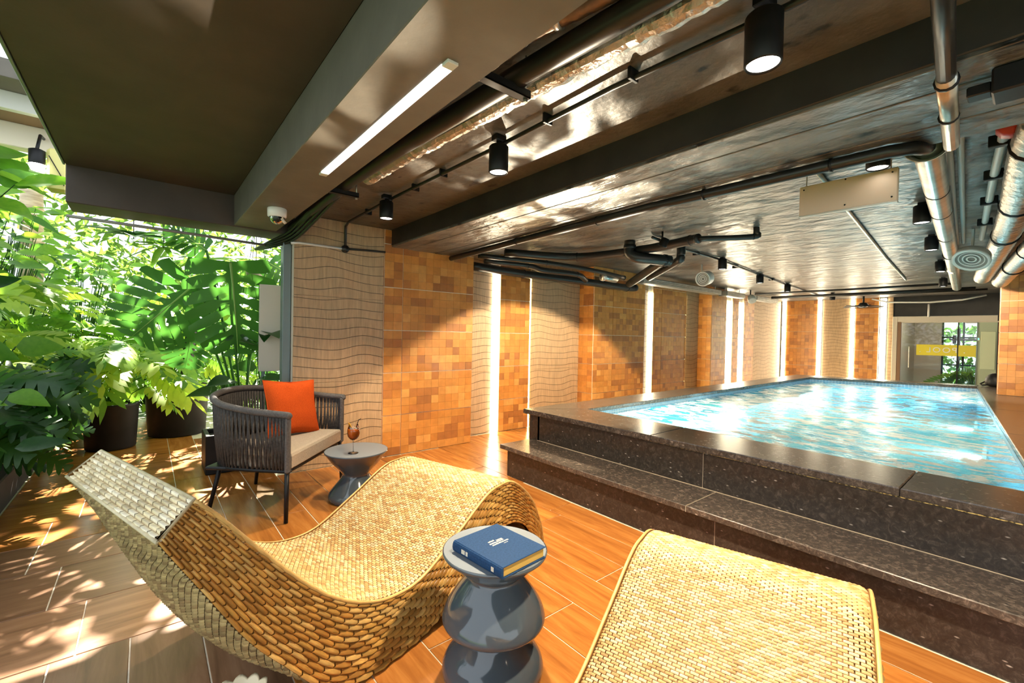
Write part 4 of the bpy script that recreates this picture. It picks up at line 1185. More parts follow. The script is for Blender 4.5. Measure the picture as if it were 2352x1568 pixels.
# ------------------------------------------------------------------ book
bk = thing('book', 'blue cloth bound book with gilt page edges lying on the side table', 'book', (1.052, 1.318, .5012), math.radians(5), world=False)
hx, hy, bz = .113, .138, .043
mb = MB().box(-hx, -hy, .0, hx, hy, .0045, .0015)
mb.build('back_cover', MT['book_cloth'], bk, False, False)
fc_ = MB().box(-hx, -hy, bz - .0045, hx, hy, bz, .0015).build('front_cover', MT['book_cloth'], bk, False, False)
V = []
sp = [(-hx + .004, 0), (-hx - .003, .004), (-hx - .0065, .012), (-hx - .008, bz / 2), (-hx - .0065, bz - .012), (-hx - .003, bz - .004), (-hx + .004, bz)]
V = [(x, -hy, z) for x, z in sp] + [(x, hy, z) for x, z in sp]
k = len(sp)
spn = MB().add(V, [(i, i + 1, k + i + 1, k + i) for i in range(k - 1)] + [tuple(range(k))[::-1], tuple(range(k, 2 * k))]).build('spine', MT['book_cloth'], bk, False, False)
MB().box(-hx + .004, -hy + .006, .0045, hx - .006, hy - .006, bz - .0045, .001).build('pages', MT['gilt_pages'], bk, False, False)
def flat_text(name, txt, size, x, y, rz, parent, z, ext=.0004):
    o = text_mesh(name, txt, size, 'gilt_print', Matrix.Translation((x, y, z)) @ Matrix.Rotation(rz, 4, 'Z'), None, ext, 1.0)
    o.parent = parent
    return o
# the cover print is too blurred to read in the photo: short broken strokes stand for its lines
def strokes(name, rows, parent, z, rz, x0, y0):
    rn = random.Random(4)
    for (yy, xa, xb, hh) in rows:
        mb = MB(); x = xa
        while x < xb:
            w_ = .0012 + .0022 * rn.random()
            mb.box(x, yy, z, min(xb, x + w_), yy + hh * (.7 + .3 * rn.random()), z + .0006, .0001, Matrix.Translation((x0, y0, 0)) @ Matrix.Rotation(rz, 4, 'Z'))
            x += w_ + .0018
        o = mb.build(name, MT['gilt_print'], parent, False, False); o['kind'] = 'stuff'
strokes('title_print', [(.016, -.030, .0, .010), (.010, .006, .036, .008), (.0, -.036, .034, .009), (-.013, -.034, .05, .009), (-.024, .014, .036, .004)], fc_, bz, 0, .0, .012)
mb = MB()
for yy, hh in ((.045, .012), (.062, .020), (-.10, .014)):
    mb.box(-hx - .0087, yy, .014, -hx - .0078, yy + hh, .030, .0002)
o = mb.build('spine_print', MT['gilt_print'], spn, False, False); o['kind'] = 'stuff'

# ------------------------------------------------------------------ glass of orange drink
gx, gy, gz = 1.255, 3.44, .393
wg = thing('wine_glass', 'stemmed glass of orange drink with ice and a citrus slice', 'glass', (gx, gy, gz))
MB().lathe([(.0, .001), (.038, .001), (.040, .003), (.012, .007), (.0045, .013), (.004, .06), (.0042, .098), (.010, .104)], 28, (gx, gy, gz)).build('stem', MT['clear_glass'], wg, True)
MB().lathe([(.006, .102), (.026, .112), (.041, .132), (.047, .155), (.046, .18), (.040, .205), (.036, .222)], 28, (gx, gy, gz)).build('bowl', MT['clear_glass'], wg, True); bwl = [c for c in wg.children if c.name.startswith('bowl')][0]
MB().lathe([(.0, .105), (.024, .114), (.039, .133), (.0445, .155), (.0435, .178), (.0415, .190), (0, .190)], 28, (gx, gy, gz)).build('drink', MT['aperol'], bwl, True)
for k, (a, b, c) in enumerate(((.012, .01, .190), (-.014, -.012, .192), (.016, -.016, .188), (-.012, .016, .193))):
    MB().box(-.011, -.011, -.011, .011, .011, .011, .003, Matrix.Translation((gx + a, gy + b, gz + c)) @ Matrix.Rotation(.5 + k, 4, (1, .4, .7))).build('ice_cube', MT['ice'], bwl)
MB().lathe([(0, -.002), (.026, -.002), (.028, 0), (.026, .002), (0, .002)], 20, (gx - .022, gy + .018, gz + .215), Matrix.Rotation(1.2, 3, 'Y')).build('citrus_slice', MT['orange_peel'], bwl)
MB().tube([(gx + .0, gy, gz + .13), (gx + .022, gy - .016, gz + .225), (gx + .03, gy - .022, gz + .262), (gx + .045, gy - .034, gz + .272)], .0028, 6).build('straw', MT['black_metal'], wg, True)

# ------------------------------------------------------------------ rope armchair
CX_, CY_ = .81, 3.91
ca = math.atan2(-.66, .75)
ch = thing('rope_armchair', 'dark grey rope tub armchair with beige seat cushion by the garden', 'armchair', (CX_, CY_, 0), ca, world=False)
rail = [(.335, -.455, .745), (.335, -.462, .755), (.20, -.455, .765), (0, -.445, .785), (-.18, -.41, .815), (-.31, -.30, .842), (-.365, -.15, .858), (-.38, 0, .862)]
rail = rail + [(x, -y, z) for x, y, z in rail[-2::-1]]
RC = smoothcurve(rail, 8)
low_ = [(.325, -.43, .35), (.323, -.432, .35), (.20, -.425, .35), (0, -.41, .35), (-.17, -.375, .35), (-.285, -.27, .35), (-.33, -.14, .35), (-.345, 0, .35)]
low_ = low_ + [(x, -y, z) for x, y, z in low_[-2::-1]]
LC = smoothcurve(low_, 8)
MB().tube(RC, .024, 12).build('top_rail', MT['rope_rail'], ch, True, False)
MB().tube(LC, .013, 8).build('bottom_rail', MT['black_metal'], ch, True, False)
def samp(c, f):
    x = f * (len(c) - 1); i = min(int(x), len(c) - 2)
    return c[i].lerp(c[i + 1], x - i)
NC = 172
rn = random.Random(9)
for i in range(NC):
    f = (i + .5) / NC
    a = samp(RC, f)
    f2 = min(1, max(0, f + (.010 if i % 2 else -.010) + .003 * (rn.random() - .5)))
    b = samp(LC, f2)
    mid = a.lerp(b, .5) + Vector((a.x, a.y, 0)).normalized() * .008
    MB().tube([a, mid, b], .0078, 5).build('cord', MT['rope'], ch, True, False)
for s_ in (-1, 1):
    MB().box(.318, s_ * .452 - .022, .345, .352, s_ * .452 + .022, .75, .012).build('arm_front', MT['rope_rail'], ch, False, False)
    MB().tube([(.325, s_ * .44, .36), (.335, s_ * .465, .004)], [.0165, .014], 10).build('leg', MT['black_metal'], ch, True, False)
    MB().tube([(-.285, s_ * .235, .36), (-.345, s_ * .285, .004)], [.0165, .014], 10).build('leg', MT['black_metal'], ch, True, False)
V = []
MB().box(-.30, -.40, .335, .335, .40, .36, .01).build('seat_frame', MT['black_metal'], ch, False, False)
# cushion: rounded block following the tub
def cushion_mesh(x0, x1, hw, z0, z1):
    out = []
    for lay_, (zz, ins) in enumerate(((z0, .012), (z0 + .012, .0), (z1 - .022, 0), (z1 - .006, .008), (z1, .03))):
        ring = []
        for (x, y) in [(x1, -hw), (x1, hw), (0.05, hw * .98), (-.14, hw * .90), (-.25, hw * .66), (x0, hw * .3), (x0, -hw * .3), (-.25, -hw * .66), (-.14, -hw * .90), (.05, -hw * .98)]:
            s_ = 1 - ins / .35
            ring.append((x * s_, y * s_, zz))
        out.append(ring)
    n = 10
    V = [p for r_ in out for p in r_]
    F = [tuple(range(n))[::-1], tuple(range(4 * n, 5 * n))]
    for l in range(4):
        for i in range(n): F.append((l * n + i, l * n + (i + 1) % n, (l + 1) * n + (i + 1) % n, (l + 1) * n + i))
    return MB().add(V, F)
cushion_mesh(-.31, .345, .415, .362, .478).build('seat_cushion', MT['cushion'], ch, False, False)

# orange pillow leaning in the chair
pl = thing('throw_pillow', 'burnt orange square pillow leaning in the rope armchair', 'pillow', (CX_, CY_, .48), world=False)
M = Matrix.Translation((.135, .105, .222)) @ Matrix.Rotation(math.radians(22), 4, 'Z') @ Matrix.Rotation(math.radians(-16), 4, 'X') @ Matrix.Rotation(math.radians(4), 4, 'Y')
V, F = [], []
nn = 18
hs_ = .232
for side in (1, -1):
    for i in range(nn + 1):
        for j in range(nn + 1):
            a, b = i / nn * 2 - 1, j / nn * 2 - 1
            e = max(0, (1 - a ** 4)) ** .6 * max(0, (1 - b ** 4)) ** .6
            pin = 1 - .10 * (1 - abs(a)) * abs(b) ** 3 - 0
            pin2 = 1 - .10 * (1 - abs(b)) * abs(a) ** 3
            dent = .012 * noise.noise(Vector((a * 2.2, b * 2.2, side)))
            V.append(M @ Vector((a * hs_ * pin2, side * (.062 * e + dent * e), b * hs_ * pin)))
k = (nn + 1) ** 2
for s_ in (0, 1):
    for i in range(nn):
        for j in range(nn):
            q = [s_ * k + i * (nn + 1) + j, s_ * k + (i + 1) * (nn + 1) + j, s_ * k + (i + 1) * (nn + 1) + j + 1, s_ * k + i * (nn + 1) + j + 1]
            F.append(tuple(q if s_ else q[::-1]))
cse = MB().add(V, F).build('case', MT['orange_fabric'], pl, True, False)
c4 = [Vector((a * hs_, 0, b * hs_)) for a, b in ((-1, -1), (1, -1), (1, 1), (-1, 1))]
pts = []
for i in range(4):
    for q in range(8):
        f = q / 8
        p = c4[i].lerp(c4[(i + 1) % 4], f)
        d = p.normalized() * (.02 * 4 * f * (1 - f))
        pts.append(M @ (p - d))
MB().tube(pts, .004, 6, True).build('piping', MT['orange_fabric'], cse, True, False)

# cream shell-edged dish at the very bottom of the picture
sd_ = thing('shell_dish', 'cream scalloped shell dish half cut off at the bottom edge', 'dish', (.245, 1.74, 0))
V, F = [], []
n, rings = 60, [(.014, .011), (.04, .02), (.07, .04), (.087, .07), (.09, .09), (.083, .085), (.06, .05), (.035, .035), (.0, .03)]
for (r_, z_) in rings:
    for i in range(n):
        a = 2 * PI * i / n
        q = r_ * (1 + .12 * abs(math.sin(a * 6)) * (r_ / .09))
        V.append((.245 + q * math.cos(a), 1.74 + q * math.sin(a), z_ - .010 + .012 * abs(math.sin(a * 6)) * (r_ / .09) ** 2))
for l in range(len(rings) - 1):
    for i in range(n): F.append((l * n + i, l * n + (i + 1) % n, (l + 1) * n + (i + 1) % n, (l + 1) * n + i))
F.append(tuple(range(n))[::-1])
MB().add(V, F).build('dish', MT['cream_ceramic'], sd_, True)
for k in range(5):
    a = k * 1.25
    MB().lathe([(0, -.014), (.013, -.01), (.019, 0), (.013, .01), (0, .014)], 12, (.245 + .032 * math.cos(a), 1.74 + .032 * math.sin(a), .058), Matrix.Rotation(a, 3, 'X')).build('pebble', MT['cushion'], sd_, True)

# ------------------------------------------------------------------ leaves and plants
def leaf_simple(wd=.5, n=7, droop=.25, fold=.12, tip=1.4):
    V, F = [], []
    for i in range(n + 1):
        t_ = i / n
        hw = wd * .5 * (math.sin(PI * t_ ** .72) ** .9) * (1 - .15 * t_) if 0 < i < n else .0
        z = -droop * t_ ** tip
        V += [(t_, -hw, z + fold * hw), (t_, 0, z), (t_, hw, z + fold * hw)]
    for i in range(n):
        F += [(i * 3, i * 3 + 3, i * 3 + 4, i * 3 + 1), (i * 3 + 1, i * 3 + 4, i * 3 + 5, i * 3 + 2)]
    return V, F
def leaf_cut(lobes=8, wd=.95, core=.22, gap=.24, hole=.0, fwd=.42, droop=.22, rag=.06, seed=0):
    """split leaf: lobes on both sides of a midrib with gaps between them; inner part and (with hole) outer rim stay whole"""
    rn = random.Random(seed)
    V, F = [], []
    def W(t_): return wd * .5 * (math.sin(PI * min(1, .13 + .87 * t_) ** .80) ** .75)
    def pt(t_, r_, sd):
        w_ = W(t_) * r_
        x = t_ + fwd * w_ * (.35 + t_)
        z = -droop * x * x - .10 * (w_ / .5) ** 2 * (1 + .3 * t_)
        return (x - .02, sd * w_, z)
    for sd in (1, -1):
        for k in range(lobes):
            a, b = k / lobes, (k + 1) / lobes
            g = gap / lobes
            L_ = 1 - rag * rn.random()
            rs = (0, core, .5, .78, L_)
            base = len(V)
            for q, r_ in enumerate(rs):
                sh = (0, 0, .6, 1, .95)[q] * g
                if q == 4: sh = g * 1.9
                V += [pt(a + sh * .5, r_, sd), pt((a + b) / 2, r_ * (1.03 if q == 4 else 1), sd), pt(b - sh * .5, r_, sd)]
            for q in range(4):
                for c in range(2):
                    i0 = base + q * 3 + c
                    f = (i0, i0 + 1, i0 + 4, i0 + 3)
                    F.append(f if sd > 0 else f[::-1])
            if hole and k < lobes - 1 and rn.random() < hole:      # closed rim: the gap becomes a hole
                sh = g * .5
                bb = len(V)
                V += [pt(b - sh, .80, sd), pt(b + sh, .80, sd), pt(b + sh * 1.6, .97, sd), pt(b - sh * 1.6, .97, sd)]
                F.append((bb, bb + 1, bb + 2, bb + 3) if sd > 0 else (bb + 3, bb + 2, bb + 1, bb))
    return V, F
def leaf_monstera(lobes=8, seed=0, wd=1.12, droop=.2):
    rn = random.Random(seed)
    V, F = [], []
    def W(t_): return wd * .5 * (math.sin(PI * min(1, .22 + .78 * t_) ** .92) ** .62) * (1 - .1 * t_)
    def pt(t_, r_, sd):
        w_ = W(t_) * r_
        x = t_ * .86 + w_ * (-.62 * (1 - t_) ** 3 + .50 + .12 * t_)
        z = -droop * x * abs(x) - .26 * w_ * w_ + .035 * math.sin(t_ * 40) * r_ * r_ * .3
        return (x, sd * w_, z)
    rs = (.0, .10, .17, .30, .40, .70, 1.0)
    gp = (0, 0, .42, .42, 0, .16, .44)          # share of each lobe pitch left open at that radius (hole near the midrib, slit at the rim)
    for sd in (1, -1):
        for k in range(lobes):
            a, b = k / lobes, (k + 1) / lobes
            base = len(V)
            L_ = 1 - .05 * rn.random()
            slit = 1 if rn.random() < .85 else .0
            for q, r_ in enumerate(rs):
                g = gp[q] * (slit if q > 4 else 1) * (b - a) * .5
                if k == 0: a_ = a
                else: a_ = a + g
                b_ = b - g if k < lobes - 1 else b
                rr = r_ * L_ if q == 6 else r_
                V += [pt(a_, rr * (.97 if q == 6 else 1), sd), pt((a_ + b_) / 2, rr, sd), pt(b_, rr * (.97 if q == 6 else 1), sd)]
            for q in range(len(rs) - 1):
                for c in range(2):
                    i0 = base + q * 3 + c
                    f = (i0, i0 + 1, i0 + 4, i0 + 3)
                    F.append(f if sd > 0 else f[::-1])
    b = len(V)
    for t_ in (0, .25, .5, .75, 1.02):
        p = pt(min(t_, 1), 0, 1); h = .010 * (1.15 - t_)
        V += [(p[0], -h, p[2] + .002), (p[0], 0, p[2] + .010), (p[0], h, p[2] + .002)]
    return V, F, [(b + i * 3 + j, b + i * 3 + 3 + j, b + i * 3 + 4 + j, b + i * 3 + 1 + j) for i in range(4) for j in range(2)]
def leaf_pinnate(pairs=6, ln=.42, wd=.10, droop=.3):
    V, F = [], []
    for k in range(pairs):
        t_ = .12 + .8 * k / pairs
        l_ = ln * (1 - .45 * abs(t_ - .45))
        for sd in (1, -1):
            b = len(V)
            ca, sa = math.cos(.95), math.sin(.95) * sd
            for (u_, w_) in ((0, 0), (.35, wd * .5), (.35, -wd * .5), (.75, wd * .38), (.75, -wd * .38), (1, 0)):
                x, y = t_ + u_ * l_ * ca - w_ * sa, u_ * l_ * sa + w_ * ca
                V.append((x, y, -droop * x * x - .35 * abs(y) * abs(y) * 2))
            F += [(b, b + 2, b + 1), (b + 1, b + 2, b + 4, b + 3), (b + 3, b + 4, b + 5)]
    b = len(V)
    V += [(0, -.008, 0), (0, .008, 0), (.5, .006, -droop * .25), (.5, -.006, -droop * .25), (1.05, 0, -droop * 1.1)]
    F += [(b, b + 3, b + 2, b + 1), (b + 3, b + 4, b + 2)]
    V2, F2 = leaf_simple(.25, 3, .0)
    b = len(V)
    V += [(.9 + x * .3, y * .35, -droop * (.9 + x * .3) ** 2 + z * .2) for x, y, z in V2]
    F += [tuple(i + b for i in f) for f in F2]
    return V, F
LM = {}
def lm(key, VF, mt):
    mb = MB().add(*VF[:2])
    if len(VF) > 2:
        mb.f += VF[2]; mb.mi += [1] * len(VF[2])
    LM[key] = mb.mesh(key, [MT[mt], MT['leaf_vein']], True)
for i in range(3):
    lm('monstera%d' % i, leaf_monstera(9, i, (.84, 1.0, .92)[i]), 'leaf_monstera')
    lm('cut%d' % i, leaf_cut(6, .85, .16, .46, 0, .6, .30, .15, i + 9), 'leaf_dark')
    lm('cutlime%d' % i, leaf_cut(5, .85, .18, .42, 0, .55, .28, .15, i + 19), 'leaf_lime')
    lm('vine%d' % i, leaf_simple(.62 + .08 * i, 6, .22 + .1 * i, .25), 'leaf_vine')
    lm('vinelime%d' % i, leaf_simple(.55 + .08 * i, 6, .22 + .1 * i, .25), 'leaf_lime')
    lm('long%d' % i, leaf_simple(.2 + .05 * i, 7, .4 + .15 * i, .3), 'leaf_vine')
    lm('dark%d' % i, leaf_simple(.48 + .06 * i, 6, .25 + .1 * i, .3), 'leaf_dark')
    lm('pin%d' % i, leaf_pinnate(6 + i, .42, .13, .35 + .1 * i), 'leaf_lime')
    lm('pinv%d' % i, leaf_pinnate(7 + i, .38, .10, .45 + .1 * i), 'leaf_vine')
def leaf_matrix(p, d, nrm, s_, roll=0):
    x = Vector(d).normalized()
    z = (Vector(nrm) - x * Vector(nrm).dot(x))
    z = z.normalized() if z.length > 1e-5 else x.orthogonal().normalized()
    y = z.cross(x)
    M = Matrix(((x.x, y.x, z.x, 0), (x.y, y.y, z.y, 0), (x.z, y.z, z.z, 0), (0, 0, 0, 1)))
    return Matrix.Translation(p) @ M @ Matrix.Rotation(roll, 4, 'X') @ Matrix.Diagonal((s_, s_, s_, 1))
def put_leaf(root, key, p, d, nrm, s_, roll=0):
    o = bpy.data.objects.new('leaf', LM[key]); col.objects.link(o); o.parent = root
    o.matrix_basis = leaf_matrix(Vector(p) - root.location, d, nrm, s_, roll)
    return o
FACE = Vector((.25, -.85, .45))          # towards the room, where the light of the opening pulls the leaves
def shrub(name, label, cat, base, n, h, rad, keys, size, group, seed, lean=(0, 0), stem_mt='leaf_dark', face=.7, low=.15, z0=0., down=.15):
    rn = random.Random(seed)
    b = Vector((base[0], base[1], z0))
    t = thing(name, label, cat, b, group=group)
    st = MB()
    for i in range(n):
        a = rn.random() * 2 * PI
        hz = low + (1 - low) * (rn.random() ** .8)
        rr = rad * (.25 + .75 * rn.random()) * (.55 + .45 * math.sin(PI * min(1, hz)))
        p = b + Vector((rr * math.cos(a) + lean[0] * hz, rr * math.sin(a) + lean[1] * hz, h * hz))
        d = Vector((math.cos(a), math.sin(a), rn.uniform(-.5, .4) - down)) + FACE * .5
        nr = Vector((0, 0, 1)) * (1 - face) + FACE * face + Vector((rn.uniform(-.4, .4), rn.uniform(-.4, .4), rn.uniform(-.2, .4)))
        s_ = size * rn.uniform(.65, 1.2)
        put_leaf(t, rn.choice(keys), p, d, nr, s_, rn.uniform(-.4, .4))
        m_ = b.lerp(p, .55) + Vector((0, 0, h * .12 * rn.random()))
        if i % 2 == 0 or n < 30:
            st.tube([b + Vector((rn.uniform(-.04, .04), rn.uniform(-.04, .04), 0)), m_, p], [.009, .006, .003], 5, caps=False)
    o = st.build('stems', MT[stem_mt], t, True); o['kind'] = 'stuff'
    return t
def pot(x, y, r_, h, label, mt='black_pot'):
    t = thing('planter_pot', label, 'planter', (x, y, 0))
    MB().lathe([(0, .003), (r_ * .86, .003), (r_ * .9, .02), (r_, h - .03), (r_ * 1.03, h - .02), (r_ * 1.03, h), (r_ * .95, h), (r_ * .93, h - .05)], 36, (x, y, 0)).build('pot', MT[mt], t, True)
    MB().lathe([(r_ * .94, h - .052), (0, h - .03)], 36, (x, y, 0)).build('soil', MT['soil'], t, True)
    return t
# trough behind the chair with the big split-leaf plant
tr = thing('planter_trough', 'low black trough planter on the floor behind the armchair', 'planter', (.75, 5.05, 0))
MB().box(.42, 4.86, .002, 1.02, 4.90, .36, .006).box(.42, 5.20, .002, 1.02, 5.24, .36, .006).box(.42, 4.90, .002, .46, 5.2, .36, .006).box(.98, 4.9, .002, 1.02, 5.2, .36, .006).build('walls', MT['black_pot'], tr)
MB().box(.455, 4.895, .02, .985, 5.205, .32, .004).build('soil', MT['soil'], tr)
pot(.31, 7.05, .33, .62, 'big round black planter between the garden and the armchair')
pot(-.30, 6.6, .24, .50, 'smaller dark planter half hidden by leaves left of the big black planter')
t = thing('monstera', 'large monstera with broad holed leaves rising behind the armchair', 'plant', (.75, 5.05, .30))
st = MB()
def mleaf(key, p, d, nr, s_, base=(.75, 5.05, .30), tt=None, bend=.3):
    tt = tt or t
    put_leaf(tt, key, p, d, nr, s_)
    b = Vector(base); p = Vector(p)
    m_ = b.lerp(p, .5) + Vector((0, 0, bend)); m_.x -= .04
    st.tube(smoothcurve([b, m_, p], 5), .011, 6)
# two hero leaves hang face-on to the room
mleaf('monstera0', (.61, 4.97, 1.99), (.10, -.10, -1.0), (.05, -1, .10), 1.02)
mleaf('monstera1', (.36, 5.22, 1.78), (-.66, -.10, -.75), (.2, -1, .15), .80)
mleaf('monstera2', (.36, 5.5, 1.42), (-.1, -.2, -1), (.25, -1, .2), .55)
mleaf('monstera1', (.95, 5.15, 1.30), (.5, -.5, -.8), (.1, -1, .4), .42)
mleaf('monstera2', (.45, 5.3, 2.12), (-.5, -.2, .35), (.1, -1, .5), .42)
mleaf('monstera0', (.98, 5.2, 2.05), (.6, -.3, -.35), (-.1, -.8, .6), .5)
for q in range(5):
    a = -.7 + q * .35
    p = (.75 + .28 * math.sin(a), 5.0, .75 + .1 * (q % 2))
    mleaf('dark%d' % (q % 3), p, (math.sin(a), -.5, .15), (0, -.6, .8), .34, bend=.05)
o = st.build('stems', MT['leaf_vine'], t, True); o['kind'] = 'stuff'
shrub('rubber_plant', 'glossy dark leaved plant against the cream panel right of the monstera', 'plant', (1.0, 5.45), 13, 1.35, .28, ['dark0', 'dark1', 'dark2'], .34, None, 5, (-.02, -.25), low=.45)
shrub('fig_plant', 'leafy plant with thick mossy stem standing in the big black planter', 'plant', (.31, 7.05), 34, 1.25, .5, ['vine0', 'vine1', 'cutlime0', 'pinv1'], .40, 'garden shrubs', 6, (.1, -.2), z0=.58)
t2 = tag(MB().tube(smoothcurve([(.36, 6.85, .58), (.40, 6.8, 1.0), (.43, 6.7, 1.45), (.40, 6.6, 1.8)], 5), [.075, .07, .068, .066, .064, .062, .06, .058, .056, .054, .052, .05, .05, .05, .05, .05], 10).build('mossy_trunk', MT['leaf_litter'], None, True), 'mossy upright trunk in the big black planter', 'trunk')
shrub('fern', 'spreading fern in the smaller dark planter by the bed', 'plant', (-.30, 6.6), 26, .75, .45, ['pin0', 'pin1', 'pinv0'], .55, 'garden shrubs', 8, (.1, -.25), z0=.46)
# raised bed along the left with its kerb
bed = tag(MB().box(-2.6, 2.6, -.05, -.80, 9.0, .22, .01).build('planting_bed', MT['soil']), 'dark raised planting bed along the left edge of the terrace', 'flower bed', kind='structure')
ivy = [((-1.02, 4.35), 36, .85, .42, ['cut0', 'cut1', 'cut2'], .55, 'dark split-leaf philodendron at the left edge in front of the bed'),
       ((-.98, 5.0), 40, .80, .42, ['cut0', 'cut1', 'dark0'], .50, 'dark split-leaf philodendron drooping over the terrace edge'),
       ((-.95, 5.75), 40, .95, .45, ['cutlime0', 'cutlime1', 'cut2'], .46, 'mixed green split-leaf plant in the middle of the bed front'),
       ((-.92, 6.5), 40, 1.05, .5, ['cutlime0', 'cutlime2', 'pin1'], .46, 'yellow green cut-leaf shrub at the far end of the bed front'),
       ((-1.25, 4.7), 46, 1.45, .5, ['pin0', 'pin1', 'cutlime1'], .50, 'lime green feathery shrub behind the dark philodendrons'),
       ((-1.2, 5.5), 46, 1.55, .55, ['pin0', 'pin2', 'vinelime0'], .48, 'bright yellow green shrub left of the palm trunk'),
       ((-1.1, 6.4), 46, 1.5, .55, ['pin1', 'vinelime1', 'vine0'], .46, 'bright yellow green shrub right of the palm trunk'),
       ((-.7, 7.4), 46, 1.45, .55, ['pinv0', 'cutlime1', 'vine2'], .45, 'leafy shrub just left of the big black planter'),
       ((-1.5, 5.1), 50, 2.2, .55, ['vine0', 'vine1', 'vine2'], .40, 'tall vine with heart shaped leaves at the left edge'),
       ((-1.45, 6.1), 54, 2.35, .6, ['vine0', 'vine1', 'vinelime0'], .38, 'tall vine covering the left of the garden behind the lime shrubs'),
       ((-1.3, 7.2), 54, 2.4, .65, ['vine1', 'vine2', 'vinelime2'], .38, 'tall broad-leaved vine around the palm trunk'),
       ((-.75, 8.3), 54, 2.3, .7, ['vine0', 'vine2', 'long0'], .42, 'tall vine behind the split monstera leaves on the left'),
       ((.05, 8.6), 44, 1.6, .6, ['pinv1', 'pin2', 'vinelime1'], .45, 'airy shrub behind the big black planter'),
       ((.95, 7.9), 44, 1.5, .55, ['pinv0', 'vine1', 'pin0'], .42, 'bright shrub behind the armchair in the gap under the monstera'),
       ((1.5, 6.6), 40, 1.9, .4, ['vine0', 'long1', 'dark1'], .38, 'green shrub showing through the glass beside the wavy wall')]
for k, (b_, n_, h_, r_, ks, sz, lab) in enumerate(ivy):
    shrub('garden_shrub', lab, 'plant', b_, min(280, int(n_ * (3.6 if k > 7 else 2.6))), h_, r_, ks, sz * (.5 if k > 7 else .56), 'garden shrubs', 40 + k, (.15, -.15), z0=.2 if b_[0] < -.8 else 0., low=.12 if k > 3 else .3)
# climbing pothos with big leaves at the top left
shrub('pothos', 'big leaved pothos climbing by the garden lamp at the top left', 'plant', (-1.15, 5.35), 34, .75, .42, ['vine0', 'vine1', 'vinelime0'], .40, None, 70, (0, -.2), z0=1.95)
palm = thing('palm_trunk', 'pale ringed palm trunk rising among the vines', 'trunk', (-1.1, 8.0, 0))
pz = [(0, .13)] + [q for i in range(14) for q in ((.16 + i * .2, .105), (.175 + i * .2, .118), (.19 + i * .2, .105))] + [(3.0, .1)]
MB().tube([(-1.1, 8.0, z) for z, r_ in pz], [r_ for z, r_ in pz], 14).build('stem', MT['bark'], palm, True)
# hanging bromeliads under the garden beam
for k, (x, y, z, n_, key, lab) in enumerate(((.12, 5.35, 2.12, 14, 'long0', 'spiky bromeliad hanging under the beam left of the monstera'), (.45, 5.6, 2.05, 15, 'long1', 'yellowish spiky plant hanging behind the top of the monstera'),
                                        (-.1, 5.5, 2.2, 9, 'dark1', 'small dark leaf cluster hanging below the beam'), (.98, 5.9, 2.15, 14, 'long2', 'hanging plant near the grey hanging basket'))):
    rn = random.Random(90 + k)
    t = thing('hanging_plant', lab, 'plant', (x, y, z), group='plants hanging below the beam')
    for i in range(n_):
        a = 2 * PI * i / n_ + rn.uniform(-.2, .2)
        put_leaf(t, key, (x, y, z), (math.cos(a), math.sin(a), rn.uniform(-.2, .7)), (0, -.3, 1), rn.uniform(.28, .42))
    MB().tube([(x, y, z - .02), (x, y, 2.75)], .004, 5).build('hanging_wire', MT['black_metal'], t)
bs = thing('hanging_basket', 'grey hanging basket by the corner of the wavy wall', 'basket', (.93, 5.6, 1.95))
MB().lathe([(0, 1.86), (.07, 1.86), (.10, 2.0), (.105, 2.10), (.095, 2.10), (.06, 1.9)], 20, (.93, 5.6, 0)).build('pot', MT['vent_grey'], bs, True)
for a in (0, 2.1, 4.2):
    MB().tube([(.93 + .1 * math.cos(a), 5.6 + .1 * math.sin(a), 2.1), (.93, 5.6, 2.6)], .003, 5).build('chain', MT['black_metal'], bs)
# hedge beyond the garden and the lawn
struct(MB().box(-9, -8, -.14, 14, 20, -.125, .001).build('garden_ground', MT['lawn']))
def hedge(name, label, boxes, n, size, mt, seed, kinds):
    rn = random.Random(seed)
    mb = MB()
    for _ in range(n):
        x0, y0, z0, x1, y1, z1 = boxes[rn.randrange(len(boxes))]
        p = Vector((rn.uniform(x0, x1), rn.uniform(y0, y1), rn.uniform(z0, z1)))
        s_ = size * rn.uniform(.6, 1.3)
        d = Vector((rn.gauss(0, 1), rn.gauss(0, 1), rn.gauss(-.2, .6)))
        M = leaf_matrix(p, d, Vector((rn.gauss(0, .7), rn.gauss(-.6, .6), rn.gauss(.5, .5))), s_)
        V = [M @ Vector(q) for q in ((0, 0, 0), (.45, .22, .05), (1, 0, -.15), (.45, -.22, .05))]
        mb.add(V, [(0, 3, 2, 1)])
    o = mb.build(name, MT[mt])
    return tag(o, label, 'hedge', kind='stuff')
hedge('hedge', 'bright leafy hedge at the back of the garden', [(-4, 9.6, 0, 3.2, 10.8, 1.9), (-4, 9.8, 0, 3.2, 11, 2.6)], 5200, .20, 'leaf_hedge', 1, None)
hedge('hedge_side', 'leafy hedge beyond the planting bed on the left', [(-3.4, 3.0, 0, -2.4, 10, 2.4)], 3800, .20, 'leaf_hedge', 2, None)
hedge('tree_foliage', 'sparse light foliage of trees above the back hedge', [(-5, 10.5, 2.4, 4, 12.5, 5.2)], 3000, .24, 'leaf_hedge', 3, None)
hedge('street_greenery', 'greenery outside the corridor window behind the glass door', [(19.4, -.6, 0, 20.6, 3.2, 1.9)], 900, .26, 'leaf_hedge', 6, None)
